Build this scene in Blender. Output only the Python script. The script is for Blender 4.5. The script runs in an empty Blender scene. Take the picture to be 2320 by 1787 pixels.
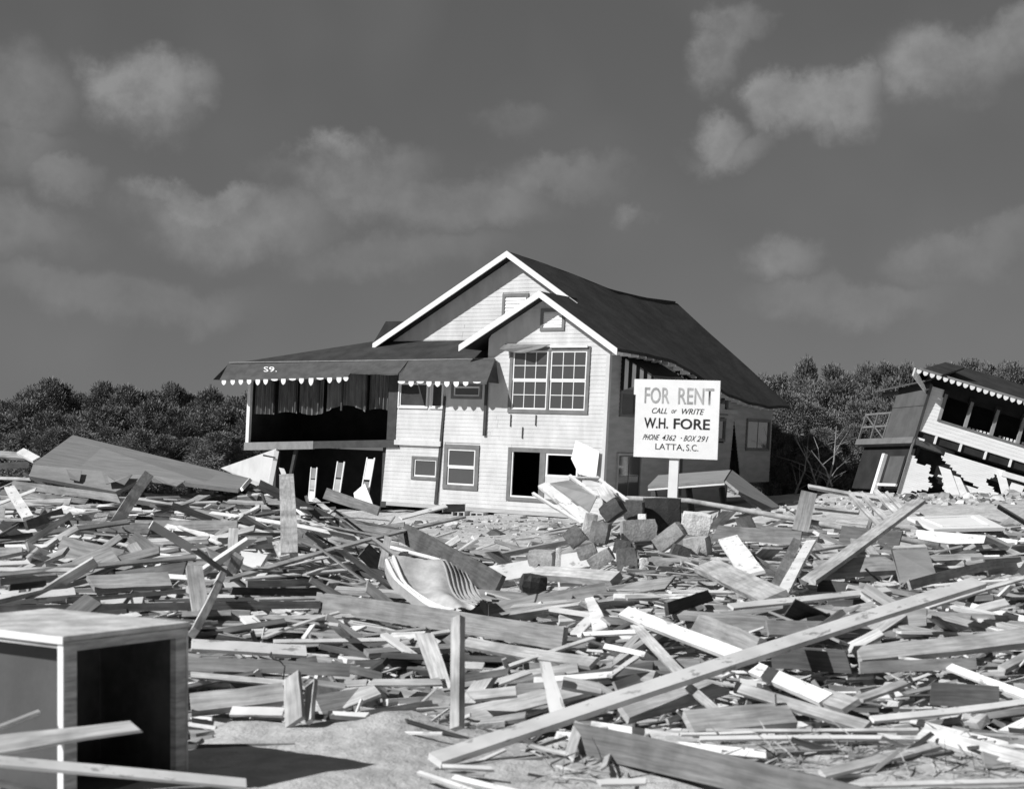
import bpy, bmesh, math, random
from mathutils import Vector, Matrix, noise

S = bpy.context.scene
COL = S.collection
R = math.radians
rng = random.Random(11)

# ------------------------------------------------------------------ camera
F, CX, VH, CH = 3222.0, 1160.0, 1050.0, 1.6      # focal length in photo pixels, horizon row, eye height
cam_d = bpy.data.cameras.new('camera'); cam = bpy.data.objects.new('camera', cam_d); COL.objects.link(cam)
cam.location = (0, 0, CH); cam.rotation_euler = (R(90), 0, 0)
cam_d.sensor_width = 36; cam_d.lens = 50; cam_d.shift_y = 0.0675
cam_d.clip_start = 0.1; cam_d.clip_end = 6000
cam_d.dof.use_dof = True; cam_d.dof.focus_distance = 40; cam_d.dof.aperture_fstop = 3.6
S.camera = cam
S.view_settings.view_transform = 'Standard'; S.view_settings.look = 'None'
S.view_settings.exposure = 0.22; S.view_settings.gamma = 1

# ------------------------------------------------------------------ sun and sky
SUN = Vector((0.71, 0.31, -0.63)).normalized()   # direction in which the light travels
sl = bpy.data.lights.new('sun', 'SUN'); sl.energy = 4.6; sl.angle = R(0.5); sl.color = (1, 1, 1)
so = bpy.data.objects.new('sun', sl); COL.objects.link(so)
so.rotation_euler = SUN.to_track_quat('-Z', 'Y').to_euler(); so.location = (-30, -10, 30)

world = bpy.data.worlds.new('World'); S.world = world; world.use_nodes = True
nt = world.node_tree; nt.nodes.clear()
def wn(t, **k):
    n = nt.nodes.new(t)
    for a, b in k.items(): setattr(n, a, b)
    return n
def wl(a, b): nt.links.new(a, b)
def wmath(op, a, b=None, clamp=False):
    n = wn('ShaderNodeMath', operation=op); n.use_clamp = clamp
    for i, q in enumerate((a, b)):
        if q is None: continue
        if hasattr(q, 'links'): wl(q, n.inputs[i])
        else: n.inputs[i].default_value = q
    return n.outputs[0]
def wvec(op, a, b=None):
    n = wn('ShaderNodeVectorMath', operation=op)
    for i, q in enumerate((a, b)):
        if q is None: continue
        if hasattr(q, 'links'): wl(q, n.inputs[i])
        else: n.inputs[i].default_value = q
    return n.outputs['Value'] if op in ('LENGTH', 'DOT_PRODUCT') else n.outputs[0]
sky = wn('ShaderNodeTexSky', sky_type='NISHITA'); sky.sun_disc = False
sky.sun_elevation = math.asin(-SUN.z); sky.sun_rotation = math.atan2(-SUN.x, -SUN.y)
sky.air_density = 1.0; sky.dust_density = 0.6; sky.ozone_density = 1.0
sep = wn('ShaderNodeSeparateColor'); wl(sky.outputs[0], sep.inputs[0])
# black-and-white film: weighted channels of the sky
bw = wmath('ADD', wmath('MULTIPLY', sep.outputs[0], 0.52), wmath('MULTIPLY', sep.outputs[1], 0.22))
tc = wn('ShaderNodeTexCoord'); dirv = tc.outputs['Generated']
nz = wn('ShaderNodeTexNoise'); nz.inputs['Scale'].default_value = 26; nz.inputs['Detail'].default_value = 6; nz.inputs['Roughness'].default_value = 0.62
wl(dirv, nz.inputs['Vector'])
nz2 = wn('ShaderNodeTexNoise'); nz2.inputs['Scale'].default_value = 10; nz2.inputs['Detail'].default_value = 2
wl(dirv, nz2.inputs['Vector'])
warp = wvec('MULTIPLY', wvec('SUBTRACT', nz.outputs['Color'], (0.5, 0.5, 0.5)), (0.04, 0.04, 0.045))
warp2 = wvec('MULTIPLY', wvec('SUBTRACT', nz2.outputs['Color'], (0.5, 0.5, 0.5)), (0.1, 0.1, 0.06))
wdir = wvec('ADD', wvec('ADD', dirv, warp), warp2)
def cloud(u, v, ru, rv, amp):
    d = Vector(((u - CX) / F, 1.0, (VH - v) / F)); d.normalize()
    return (d, ru / F * .88, rv / F * .84, amp)
clouds = [cloud(*c) for c in (
    (335, 180, 150, 85, 1.0), (440, 190, 80, 55, .75), (60, 210, 130, 90, .45), (40, 340, 150, 60, .4),
    (760, 345, 110, 48, .85), (800, 390, 190, 75, .6), (470, 425, 160, 42, .72), (540, 470, 260, 70, .5), (1000, 430, 260, 60, .42), (180, 400, 90, 40, .45),
    (1660, 60, 85, 60, .85), (1610, 130, 95, 60, .75), (1950, 215, 130, 62, .95), (1850, 250, 150, 55, .85), (1755, 235, 70, 55, .8), (1600, 300, 90, 55, .75), (1650, 330, 150, 35, .5),
    (2180, 110, 170, 75, .75), (2300, 60, 120, 70, .7), (1300, 400, 170, 50, .4), (1455, 455, 70, 40, .6),
    (1170, 260, 120, 40, .25), (1760, 565, 100, 55, .5), (60, 510, 150, 60, .4), (1100, 450, 220, 60, .4),
    (2200, 560, 200, 50, .3), (900, 560, 300, 50, .25), (300, 650, 300, 50, .25), (1950, 660, 260, 45, .25))]
crng = random.Random(5)
for i in range(9):      # the same kind of cumulus over the rest of the sky
    az = R(crng.uniform(35, 325)); el = R(crng.uniform(6, 40))
    d = Vector((math.sin(az) * math.cos(el), math.cos(az) * math.cos(el), math.sin(el)))
    clouds.append((d, crng.uniform(.07, .14), crng.uniform(.04, .07), crng.uniform(.5, 1.0)))
acc = None
for d, ru, rv, amp in clouds:
    sx = 1 / ru
    n_ = wn('ShaderNodeVectorMath', operation='MULTIPLY_ADD'); wl(wdir, n_.inputs[0])
    n_.inputs[1].default_value = (sx, sx, 1 / rv); n_.inputs[2].default_value = (-d.x * sx, -d.y * sx, -d.z / rv)
    q = wvec('LENGTH', wvec('MAXIMUM', n_.outputs[0], wvec('MULTIPLY', n_.outputs[0], (-1, -1, .62))))   # crisp tops, fading bases
    mr = wn('ShaderNodeMapRange', interpolation_type='SMOOTHSTEP')
    wl(q, mr.inputs[0]); mr.inputs[1].default_value = 1.3; mr.inputs[2].default_value = 0.45
    mr.inputs[3].default_value = 0; mr.inputs[4].default_value = amp
    acc = mr.outputs[0] if acc is None else wmath('MAXIMUM', acc, mr.outputs[0])
veil = wmath('MULTIPLY', wmath('SUBTRACT', nz2.outputs['Fac'], 0.42, True), 0.3)
shape = wmath('MULTIPLY', acc, wmath('ADD', wmath('MULTIPLY', nz.outputs['Fac'], 2.3), -0.28))
mask = wmath('ADD', shape, veil, True)
flat = wmath('MULTIPLY', wmath('POWER', bw, 0.4), 1.2)     # film and filter flatten the sky
cloudv = wmath('ADD', flat, wmath('MULTIPLY', mask, 1.9))
bg = wn('ShaderNodeBackground'); bg.inputs['Strength'].default_value = 0.07
world.cycles.sampling_method = 'MANUAL'; world.cycles.sample_map_resolution = 256
wl(cloudv, bg.inputs['Color'])
out = wn('ShaderNodeOutputWorld'); wl(bg.outputs[0], out.inputs[0])

# ------------------------------------------------------------------ materials (grey scale, as on the film)
def new_mat(name):
    m = bpy.data.materials.new(name); m.use_nodes = True
    t = m.node_tree; b = t.nodes['Principled BSDF']
    return m, t, b
def mmath(t, op, a, b=None, clamp=False):
    n = t.nodes.new('ShaderNodeMath'); n.operation = op; n.use_clamp = clamp
    for i, q in enumerate((a, b)):
        if q is None: continue
        if hasattr(q, 'links'): t.links.new(q, n.inputs[i])
        else: n.inputs[i].default_value = q
    return n.outputs[0]
def mnoise(t, vec, scale, detail=4, rough=.55, stretch=None):
    if stretch:
        mp = t.nodes.new('ShaderNodeMapping'); mp.inputs['Scale'].default_value = stretch
        t.links.new(vec, mp.inputs['Vector']); vec = mp.outputs[0]
    n = t.nodes.new('ShaderNodeTexNoise'); n.inputs['Scale'].default_value = scale
    n.inputs['Detail'].default_value = detail; n.inputs['Roughness'].default_value = rough
    t.links.new(vec, n.inputs['Vector'])
    return n.outputs['Fac']
def mramp(t, fac, lo, hi, a, b):
    n = t.nodes.new('ShaderNodeMapRange'); n.interpolation_type = 'SMOOTHSTEP'
    t.links.new(fac, n.inputs[0])
    for i, q in enumerate((lo, hi, a, b)): n.inputs[i + 1].default_value = q
    return n.outputs[0]
def mbump(t, b, h, strength, dist):
    n = t.nodes.new('ShaderNodeBump'); n.inputs['Strength'].default_value = strength; n.inputs['Distance'].default_value = dist
    t.links.new(h, n.inputs['Height']); t.links.new(n.outputs[0], b.inputs['Normal'])
def plain(name, base, rough=.8, var=.25, scale=3, bump=.2, stretch=None, coord='Object', fine=40, dist=.01, spec=.3):
    m, t, b = new_mat(name)
    c = t.nodes.new('ShaderNodeTexCoord').outputs[coord]
    n1 = mnoise(t, c, scale, 5, .6, stretch); n2 = mnoise(t, c, fine, 3, .6, stretch)
    f = mmath(t, 'ADD', mramp(t, n1, .3, .7, 1 - var, 1 + var), mmath(t, 'MULTIPLY', mmath(t, 'SUBTRACT', n2, .5), var))
    t.links.new(mmath(t, 'MULTIPLY', f, base), b.inputs['Base Color'])
    b.inputs['Roughness'].default_value = rough; b.inputs['Specular IOR Level'].default_value = spec
    if bump: mbump(t, b, n2, bump, dist)
    return m
def wood_mat(name, paint=False):
    m, t, b = new_mat(name)
    at = t.nodes.new('ShaderNodeAttribute'); at.attribute_name = 'tone'
    uv = t.nodes.new('ShaderNodeUVMap').outputs[0]
    g1 = mnoise(t, uv, 9, 6, .65, (.35, 3.5, 1)); g2 = mnoise(t, uv, 30, 4, .6, (.12, 4, 1)); s = mnoise(t, uv, 2.3, 4, .6)
    if paint:
        chips = mramp(t, mnoise(t, uv, 7, 6, .7, (.6, 1.5, 1)), .56, .64, 1, .45)
        f = mmath(t, 'MULTIPLY', chips, mramp(t, s, .3, .75, 1.03, .74))
        f = mmath(t, 'MULTIPLY', f, mramp(t, g2, .2, .8, .95, 1.04))
    else:
        f = mmath(t, 'MULTIPLY', mramp(t, g1, .3, .7, .72, 1.18), mramp(t, g2, .25, .75, .82, 1.12))
        f = mmath(t, 'MULTIPLY', f, mramp(t, s, .35, .7, 1.12, .62))
    t.links.new(mmath(t, 'MULTIPLY', at.outputs['Fac'], f, True), b.inputs['Base Color'])
    b.inputs['Roughness'].default_value = .55 if paint else .88
    b.inputs['Specular IOR Level'].default_value = .3 if paint else .2
    mbump(t, b, g1 if not paint else g2, .5 if not paint else .2, .006)
    return m
M = {}
M['wood'] = wood_mat('weathered_wood'); M['paint'] = wood_mat('painted_wood', True)
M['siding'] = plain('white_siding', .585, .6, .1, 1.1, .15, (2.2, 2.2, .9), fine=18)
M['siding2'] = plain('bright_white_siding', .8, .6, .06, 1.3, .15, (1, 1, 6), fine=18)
M['shade_siding'] = plain('shade_grey_siding', .42, .7, .12, 1.2, .2, (1, 1, 5), fine=14)  # white siding with the side wall's shade put into its colour; also grey parts
M['white'] = plain('white_trim', .8, .5, .05, 4, .1)
M['trim'] = plain('grey_trim', .17, .6, .15, 4, .1)
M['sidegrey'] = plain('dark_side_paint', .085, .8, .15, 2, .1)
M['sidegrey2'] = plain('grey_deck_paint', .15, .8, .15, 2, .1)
M['dtrim'] = plain('dark_trim', .05, .7, .2, 4, .1)
M['dark'] = plain('dark_interior', .02, .9, .3, 2, .1)  # near-black colour stands in for shade in rooms and hollows; also plain dark parts
M['screen'] = plain('dark_screen', .045, .85, .35, 1.2, .1)
M['curtain'] = plain('curtain_cloth', .14, .95, .4, 2.5, .3, (3, 3, .4), fine=9)
M['shingle'] = plain('roof_shingles', .034, .9, .3, 1.6, .6, (1, 1, 1), fine=7, dist=.02)
M['awnshingle'] = plain('awning_shingles', .072, .9, .2, 2.5, .6, (1, 1, 2), fine=9, dist=.02)
M['felt'] = plain('roofing_felt', .24, .9, .15, 2, .4, (1, 3, 1), fine=16)
M['concrete'] = plain('concrete', .4, .95, .25, 4, .6, fine=26, dist=.02)
M['cloth'] = plain('ticking_cloth', .46, .95, .2, 5, .3, fine=30)
M['stripe'] = plain('ticking_stripe', .33, .95, .15, 6, .3, fine=30)
M['black'] = plain('black_paint', .02, .6, .1, 6, .05)
M['faded'] = plain('faded_sign_paint', .38, .6, .25, 7, .05)
M['signwhite'] = plain('sign_white', .86, .5, .05, 3, .05)
M['metal'] = plain('dull_metal', .3, .4, .2, 5, .1); M['metal'].node_tree.nodes['Principled BSDF'].inputs['Metallic'].default_value = .7
M['bark'] = plain('bark', .16, .9, .35, 5, .6, (1, 1, .3), fine=20)
M['twig'] = plain('bleached_twig', .34, .9, .3, 5, .3)
m, t, b = new_mat('window_glass'); b.inputs['Base Color'].default_value = (.07, .07, .07, 1)
b.inputs['Roughness'].default_value = .06; b.inputs['Specular IOR Level'].default_value = .9; M['glass'] = m
m, t, b = new_mat('sand')
c = t.nodes.new('ShaderNodeTexCoord').outputs['Object']
n1 = mnoise(t, c, .7, 6, .6); n2 = mnoise(t, c, 5, 5, .6); n3 = mnoise(t, c, 60, 3, .6)
f = mmath(t, 'MULTIPLY', mramp(t, n1, .3, .7, .41, .53), mramp(t, n2, .3, .72, .8, 1.1))
t.links.new(mmath(t, 'MULTIPLY', f, mramp(t, n3, .25, .75, .92, 1.06)), b.inputs['Base Color'])
b.inputs['Roughness'].default_value = .95; b.inputs['Specular IOR Level'].default_value = .1
mbump(t, b, mmath(t, 'ADD', n2, mmath(t, 'MULTIPLY', n3, .12)), .8, .06); M['sand'] = m
m, t, b = new_mat('leaves')
at = t.nodes.new('ShaderNodeAttribute'); at.attribute_name = 'tone'
t.links.new(at.outputs['Fac'], b.inputs['Base Color'])
b.inputs['Roughness'].default_value = .75; b.inputs['Specular IOR Level'].default_value = .2; M['leaf'] = m

# ------------------------------------------------------------------ mesh helpers
def pt(u, v, Y): return Vector(((u - CX) / F * Y, Y, CH - (v - VH) / F * Y))
def ss(x): x = max(0., min(1., x)); return x * x * (3 - 2 * x)
def interp(tab, x):
    if x <= tab[0][0]: return tab[0][1]
    for (a, p), (b_, q) in zip(tab, tab[1:]):
        if x <= b_: return p + (q - p) * (x - a) / (b_ - a)
    return tab[-1][1]
def tagit(o, label=None, cat=None, group=None, kind=None):
    if label: o['label'] = label
    if cat: o['category'] = cat
    if group: o['group'] = group
    if kind: o['kind'] = kind
    return o
def empty(name, loc, label=None, cat=None, group=None):
    o = bpy.data.objects.new(name, None); o.location = loc; COL.objects.link(o); o.empty_display_size = .2
    ORI[o.name] = Vector(loc)
    return tagit(o, label, cat, group)
ORI = {}
class MB:
    def __init__(s): s.v = []; s.f = []; s.uv = []; s.tone = []
    def hexa(s, p, tone=None):                       # 8 points: bottom loop 0-3, top loop 4-7
        i = len(s.v); s.v += [Vector(q) for q in p]
        s.f += [(i, i+3, i+2, i+1), (i+4, i+5, i+6, i+7), (i, i+1, i+5, i+4), (i+1, i+2, i+6, i+5), (i+2, i+3, i+7, i+6), (i+3, i, i+4, i+7)]
        return s
    def box(s, x0, x1, y0, y1, z0, z1, f=None):
        p = [(x0, y0, z0), (x1, y0, z0), (x1, y1, z0), (x0, y1, z0), (x0, y0, z1), (x1, y0, z1), (x1, y1, z1), (x0, y1, z1)]
        return s.hexa([f(*q) for q in p] if f else p)
    def prism(s, pts, off):                          # polygon extruded by a vector
        pts = [Vector(p) for p in pts]; n = len(pts); i = len(s.v); off = Vector(off)
        s.v += pts + [p + off for p in pts]
        s.f += [tuple(range(i, i + n)), tuple(range(i + 2*n - 1, i + n - 1, -1))]
        s.f += [(i + k, i + n + k, i + n + (k + 1) % n, i + (k + 1) % n) for k in range(n)]
        return s
    def sheet(s, pts, th):
        pts = [Vector(p) for p in pts]
        nrm = (pts[1] - pts[0]).cross(pts[-1] - pts[0]).normalized()
        return s.prism(pts, nrm * th)
    def tube(s, path, rad, n=8):
        path = [Vector(p) for p in path]; rads = rad if isinstance(rad, (list, tuple)) else [rad] * len(path)
        i0 = len(s.v)
        for k, p in enumerate(path):
            d = (path[min(k + 1, len(path) - 1)] - path[max(k - 1, 0)]).normalized()
            a = d.orthogonal().normalized(); c = d.cross(a)
            for j in range(n):
                w = 2 * math.pi * j / n
                s.v.append(p + (a * math.cos(w) + c * math.sin(w)) * rads[k])
        for k in range(len(path) - 1):
            for j in range(n):
                s.f.append((i0 + k*n + j, i0 + k*n + (j+1) % n, i0 + (k+1)*n + (j+1) % n, i0 + (k+1)*n + j))
        s.f += [tuple(range(i0 + n - 1, i0 - 1, -1)), tuple(range(i0 + (len(path)-1)*n, i0 + len(path)*n))]
        return s
    def grid(s, fn, nu, nv):
        i = len(s.v)
        for a in range(nu + 1):
            for b_ in range(nv + 1): s.v.append(Vector(fn(a / nu, b_ / nv)))
        for a in range(nu):
            for b_ in range(nv):
                q = i + a * (nv + 1) + b_; s.f.append((q, q + 1, q + nv + 2, q + nv + 1))
        return s
    def build(s, name, mat, parent=None, W=None, origin=None, smooth=False, label=None, th=None):
        vs = [Vector(W(p)) for p in s.v] if W else s.v
        if parent is not None: o0 = abs_origin(parent)
        else: o0 = Vector(origin) if origin is not None else Vector((0, 0, 0))
        me = bpy.data.meshes.new(name); me.from_pydata([tuple(p - o0) for p in vs], [], s.f)
        bm = bmesh.new(); bm.from_mesh(me); bmesh.ops.recalc_face_normals(bm, faces=bm.faces); bm.to_mesh(me); bm.free()
        if th:
            pass
        me.materials.append(M[mat])
        if smooth: me.polygons.foreach_set('use_smooth', [True] * len(me.polygons))
        o = bpy.data.objects.new(name, me); COL.objects.link(o)
        if parent is not None: o.parent = parent
        else: o.location = o0
        ORI[o.name] = o0
        if label: o['label'] = label
        return o
def abs_origin(o): return ORI[o.name]

def frame(a, r, k, Y0, u0, v0, pitch=0.):
    a, r, cp, sp = R(a), R(r), math.cos(R(pitch)), math.sin(R(pitch)); O = pt(u0, v0, Y0); ca, sa, cr, sr = math.cos(a), math.sin(a), math.cos(r), math.sin(r)
    def W(p):
        x, y, z = p; x = x + k * z
        x2 = x * cr + z * sr; z2 = -x * sr + z * cr
        y, z2 = y * cp + z2 * sp, z2 * cp - y * sp
        return Vector((O.x + x2 * ca + y * sa, O.y - x2 * sa + y * ca, O.z + z2))
    return W, O
def proj(P): return (CX + F * P[0] / P[1], VH - F * (P[2] - CH) / P[1])

# ------------------------------------------------------------------ terrain
PL = [(0, 0), (9, 0), (11.5, .32), (16, .58), (22, .92), (26, 1.2), (30, 1.1), (34, .45), (38, .05), (40, 0)]
PC = [(0, 0), (9.3, 0), (11, .16), (15, .26), (20, .22), (26, .06), (30, 0)]
PR = [(0, 0), (7.2, 0), (9, .12), (11, .34), (14, .5), (18, .66), (22, .72), (27, .42), (34, .25), (40, .15)]
def heap(x, Y):
    l = ss(.5 - (x + .11 * Y + .3) / 2.2); r = ss((x - .035 * Y) / 1.6 + .3)
    h = PC_ = interp(PC, Y)
    h = h + (interp(PL, Y) - h) * l
    h = h + (interp(PR, Y) - h) * r
    return max(h, dune(x, Y))
def dune(x, Y):                                     # sand bank at the right, in front of the collapsed house
    return .5 * ss((x - 6.5) / 5) * ss((Y - 24) / 9) * (1 - .75 * ss((Y - 48) / 14)) + .1 * ss((x - 3) / 6) * ss((Y - 30) / 15)
def sandy(x, Y):                                    # 1 where bare sand shows
    u = x / max(Y, .1)
    a = ss((9.6 - Y) / .8) * ss((x + 2.3) / .6) * ss((-.15 - x) / .6)
    a = max(a, ss((Y - 27) / 4) * ss((u + .085) / .02) * ss((.045 - u) / .02))
    a = max(a, ss((Y - 24) / 4) * ss((x - 5.2) / 1.5))
    a = max(a, ss((6.6 - Y) / .4))
    a = max(a, ss((Y - 44) / 3))
    return a
def ground(x, Y):
    c = .38 * (1 - sandy(x, Y)) * ss((Y - 7.5) / 2.5) * ss((44 - Y) / 6)
    g = heap(x, Y) - c
    n = noise.noise(Vector((x * .9, Y * .9, 0))) * .07 + noise.noise(Vector((x * 2.7, Y * 2.7, 3))) * .035
    if Y < 60: g += n
    g += .17 * math.exp(-(((x + .62) / .38) ** 2 + ((Y - 9.5) / .5) ** 2)) + .12 * math.exp(-(((x + .12) / .3) ** 2 + ((Y - 8.9) / .35) ** 2))
    return g
def hit(u, v, lift=0., Y0=5.5, Y1=44):
    Y = Y0
    while Y < Y1:
        p = pt(u, v, Y)
        if p.z <= heap(p.x, Y) + lift: return p
        Y *= 1.006
    return pt(u, v, Y1)

def axis_steps(lim, fine, fine_lim):
    out = [0.]; st = fine
    while out[-1] < lim:
        if out[-1] > fine_lim: st *= 1.18
        out.append(out[-1] + st)
    return out
xs = axis_steps(2500, .16, 11); xs = [-q for q in reversed(xs[1:])] + xs
ys = [3 + q for q in axis_steps(2500, .16, 44)]; ys = [-2500, -600, -100, -30, -10, -3, 0, 1.5, 2.4] + ys
g = MB(); nx, ny = len(xs), len(ys)
for Y in ys:
    for x in xs: g.v.append(Vector((x, Y, ground(x, Y))))
for j in range(ny - 1):
    for i in range(nx - 1): g.f.append((j*nx + i, j*nx + i + 1, (j+1)*nx + i + 1, (j+1)*nx + i))
gr = g.build('ground', 'sand', smooth=True); tagit(gr, kind='structure')
# ------------------------------------------------------------------ leaning beach house
W1, O1 = frame(33, 2.2, .02, 42, 1362, 1168)
house = empty('beach_house', O1, 'leaning white two-storey beach house with dark sagging gable roof', 'house')
def h1(mb, name, mat, parent=None, **k): return mb.build(name, mat, parent or house, W=W1, **k)
def plane_y(y0): return lambda s, d, z: (s, y0 - d, z)
def plane_x(x0): return lambda s, d, z: (x0 + d, s, z)
def cut(a, b, holes):
    segs = [(a, b)]
    for h0, h1_ in holes:
        o = []
        for p, q in segs:
            if h1_ <= p or h0 >= q: o.append((p, q)); continue
            if h0 > p: o.append((p, h0))
            if h1_ < q: o.append((h1_, q))
        segs = o
    return [s for s in segs if s[1] - s[0] > .05]
def rect_wall(mb, x0, x1, z0, z1, ops, f, d0, d1):
    zs = sorted({z0, z1} | {min(max(q, z0), z1) for o in ops for q in o[2:]})
    for a, b_ in zip(zs, zs[1:]):
        if b_ - a < 1e-4: continue
        m_ = (a + b_) / 2
        for p, q in cut(x0, x1, [(o[0], o[1]) for o in ops if o[2] < m_ < o[3]]): mb.box(p, q, d0, d1, a, b_, f)
def siding(parent, W, xl, xr, z0, z1, ops, f, mat='siding', step=.125, joints=True, stagger=3.2):
    z = z0
    while z < z1 - .03:
        zt = min(z + step, z1); zc = (z + zt) / 2
        a, b_ = xl(zc), xr(zc)
        if b_ - a > .1:
            hs = [(o[0], o[1]) for o in ops if o[2] < zc < o[3]]
            for p, q in cut(a, b_, hs):
                la, lb = (xl(z + .002) - a, xl(zt) - a) if abs(p - a) < 1e-6 and abs(xl(zt) - xl(z + .002)) < .4 else (0, 0)
                ra, rb = (xr(z + .002) - b_, xr(zt) - b_) if abs(q - b_) < 1e-6 and abs(xr(zt) - xr(z + .002)) < .4 else (0, 0)
                n = max(1, int((q - p) / stagger + rng.random())) if joints else 1
                cs = sorted([p, q] + [p + (q - p) * (k + rng.uniform(.25, .75)) / n for k in range(n - 1)])
                for s0, s1 in zip(cs, cs[1:]):
                    if s1 - s0 < .05: continue
                    e = .004; l = rng.uniform(-.002, .002)
                    a0, a1 = (s0 + e + la, s0 + e + lb) if s0 == p else (s0 + e, s0 + e)
                    c0_, c1_ = (s1 - e + ra, s1 - e + rb) if s1 == q else (s1 - e, s1 - e)
                    mb = MB(); P = [(a0, 0, z), (c0_, 0, z), (c0_, .019 + l, z), (a0, .019 + l, z),
                                    (a1, 0, zt), (c1_, 0, zt), (c1_, .011 + l, zt), (a1, .011 + l, zt)]
                    mb.hexa([f(*q_) for q_ in P]); mb.build('siding_board', mat, parent, W=W)
        z = zt
def window(parent, W, f, x0, x1, z0, z1, trim=.11, lights=1, cols=3, rows=2, hung=True, d=0., tm='trim', sm='white', gm='glass', name='window', sash=.05, open_=False):
    tb = MB(); e = .05
    tb.box(x0, x1, d - .03, d + e, z0, z0 + trim, f); tb.box(x0, x1, d - .03, d + e, z1 - trim, z1, f)
    tb.box(x0, x0 + trim, d - .03, d + e - .003, z0 + trim, z1 - trim, f); tb.box(x1 - trim, x1, d - .03, d + e - .003, z0 + trim, z1 - trim, f)
    iw = (x1 - x0 - 2 * trim); mull = .08 if lights > 1 else 0
    lw = (iw - mull * (lights - 1)) / lights
    for i in range(1, lights):
        xm = x0 + trim + i * lw + (i - 1) * mull; tb.box(xm, xm + mull, d - .03, d + e - .006, z0 + trim, z1 - trim, f)
    w_ = tb.build(name, tm, parent, W=W)
    if open_: return w_
    for i in range(lights):
        a = x0 + trim + i * (lw + mull); b_ = a + lw; c0, c1 = z0 + trim, z1 - trim
        halves = [(c0, (c0 + c1) / 2), ((c0 + c1) / 2, c1)] if hung else [(c0, c1)]
        for hi, (p, q) in enumerate(halves):
            sb = MB(); o = d + (.0 if hi == 0 else .012)
            sb.box(a, b_, o - .03, o + .015, p, p + sash, f); sb.box(a, b_, o - .03, o + .015, q - sash, q, f)
            sb.box(a, a + sash, o - .03, o + .012, p + sash, q - sash, f); sb.box(b_ - sash, b_, o - .03, o + .012, p + sash, q - sash, f)
            gx0, gx1, gz0, gz1 = a + sash, b_ - sash, p + sash, q - sash
            mw = .011
            for c in range(1, cols): xm = gx0 + (gx1 - gx0) * c / cols; sb.box(xm - mw, xm + mw, o - .02, o + .005, gz0, gz1, f)
            for r_ in range(1, rows): zm = gz0 + (gz1 - gz0) * r_ / rows; sb.box(gx0, gx1, o - .018, o + .008, zm - mw, zm + mw, f)
            sb.build('sash', sm, w_, W=W)
            for c in range(cols):
                for r_ in range(rows):
                    m_ = .001; ca = gx0 + (gx1 - gx0) * c / cols + m_; cb = gx0 + (gx1 - gx0) * (c + 1) / cols - m_
                    za = gz0 + (gz1 - gz0) * r_ / rows + m_; zb = gz0 + (gz1 - gz0) * (r_ + 1) / rows - m_
                    MB().box(ca, cb, o - .012, o - .006, za, zb, f).build('pane', gm, w_, W=W)
    return w_
f0 = plane_y(0.)
WL, AL = -5.85, -7.75
opsF = {'big': (-3.46, -.62, 2.98, 4.98), 'left': (-5.78, -4.44, .53, 1.94), 'small': (-7.05, -5.98, .78, 1.52),
        'door': (-3.36, -.72, .3, 1.92), 'hi': (-5.62, -4.46, 3.38, 3.85), 'w1': (-7.72, -6.52, 3.05, 3.9), 'w2': (-6.44, -5.92, 3.05, 3.9)}
OF = list(opsF.values())
def lw_left(z): return -7.98 - .1 * (z < 1.9) - .12 * max(0, (1.9 - z))
wl_ = MB()
rect_wall(wl_, -8.0, WL, 0, 1.86, OF, f0, -.14, -.003); rect_wall(wl_, AL, WL, 2.02, 4.45, OF, f0, -.14, -.003)
rect_wall(wl_, WL, -4.3, 0, 4.4, OF, f0, -.14, -.003); rect_wall(wl_, -4.3, 0, 0, 5.0, OF, f0, -.14, -.003)
wl_.prism([(-4.3, .003, 5.0), (0, .003, 5.0), (-.02, .003, 5.1), (-2.2, .003, 6.48), (-4.3, .003, 5.2)], (0, .137, 0))
h1(wl_, 'wall', 'siding')
siding(house, W1, lambda z: (-8.12 - .1 * (1.86 - z) / 1.86 if z < 1.86 else (AL if z > 2.02 else 0)), lambda z: WL - .1, 0.0, 4.4, OF, f0)
siding(house, W1, lambda z: WL if z < 4.4 else -4.3, lambda z: -.07, 0., 5.0, OF, f0)
vent1 = (-2.43, -1.57, 5.47, 6.14)
siding(house, W1, lambda z: max(-4.3, -2.2 - (6.5 - z) / .56), lambda z: min(-.03, -2.2 + (6.5 - z) / .63), 5.0, 6.42, [vent1], f0)
fm = plane_y(1.7)
vent2 = (-4.98, -3.98, 5.95, 6.83)
h1(MB().prism([(-9.3, 1.703, 4.6), (-2, 1.703, 4.6), (-2., 1.703, 6.3), (-4.6, 1.703, 7.95), (-9.3, 1.703, 5.3)], (0, .12, 0)), 'gable_wall', 'siding')
siding(house, W1, lambda z: -4.6 - (7.98 - z) / .55, lambda z: min(-1.9, -4.6 + (7.98 - z) / .63), 5.0, 7.9, [vent2], fm, stagger=4)
def vent(x0, x1, z0, z1, f):
    v = MB(); t_ = .1
    v.box(x0, x1, 0, .05, z0, z0 + t_, f).box(x0, x1, 0, .05, z1 - t_, z1, f).box(x0, x0 + t_, 0, .047, z0 + t_, z1 - t_, f).box(x1 - t_, x1, 0, .047, z0 + t_, z1 - t_, f)
    vo = h1(v, 'gable_vent', 'trim')
    n = 6; h = (z1 - z0 - 2 * t_) / n
    for i in range(n):
        z = z0 + t_ + i * h
        l = MB(); P = [(x0 + t_, .005, z), (x1 - t_, .005, z), (x1 - t_, .035, z), (x0 + t_, .035, z), (x0 + t_, .0, z + h), (x1 - t_, .0, z + h), (x1 - t_, .012, z + h), (x0 + t_, .012, z + h)]
        l.hexa([f(*q) for q in P]); l.build('slat', 'white', vo, W=W1)
vent(*vent1, f0); vent(*vent2, fm)
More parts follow.
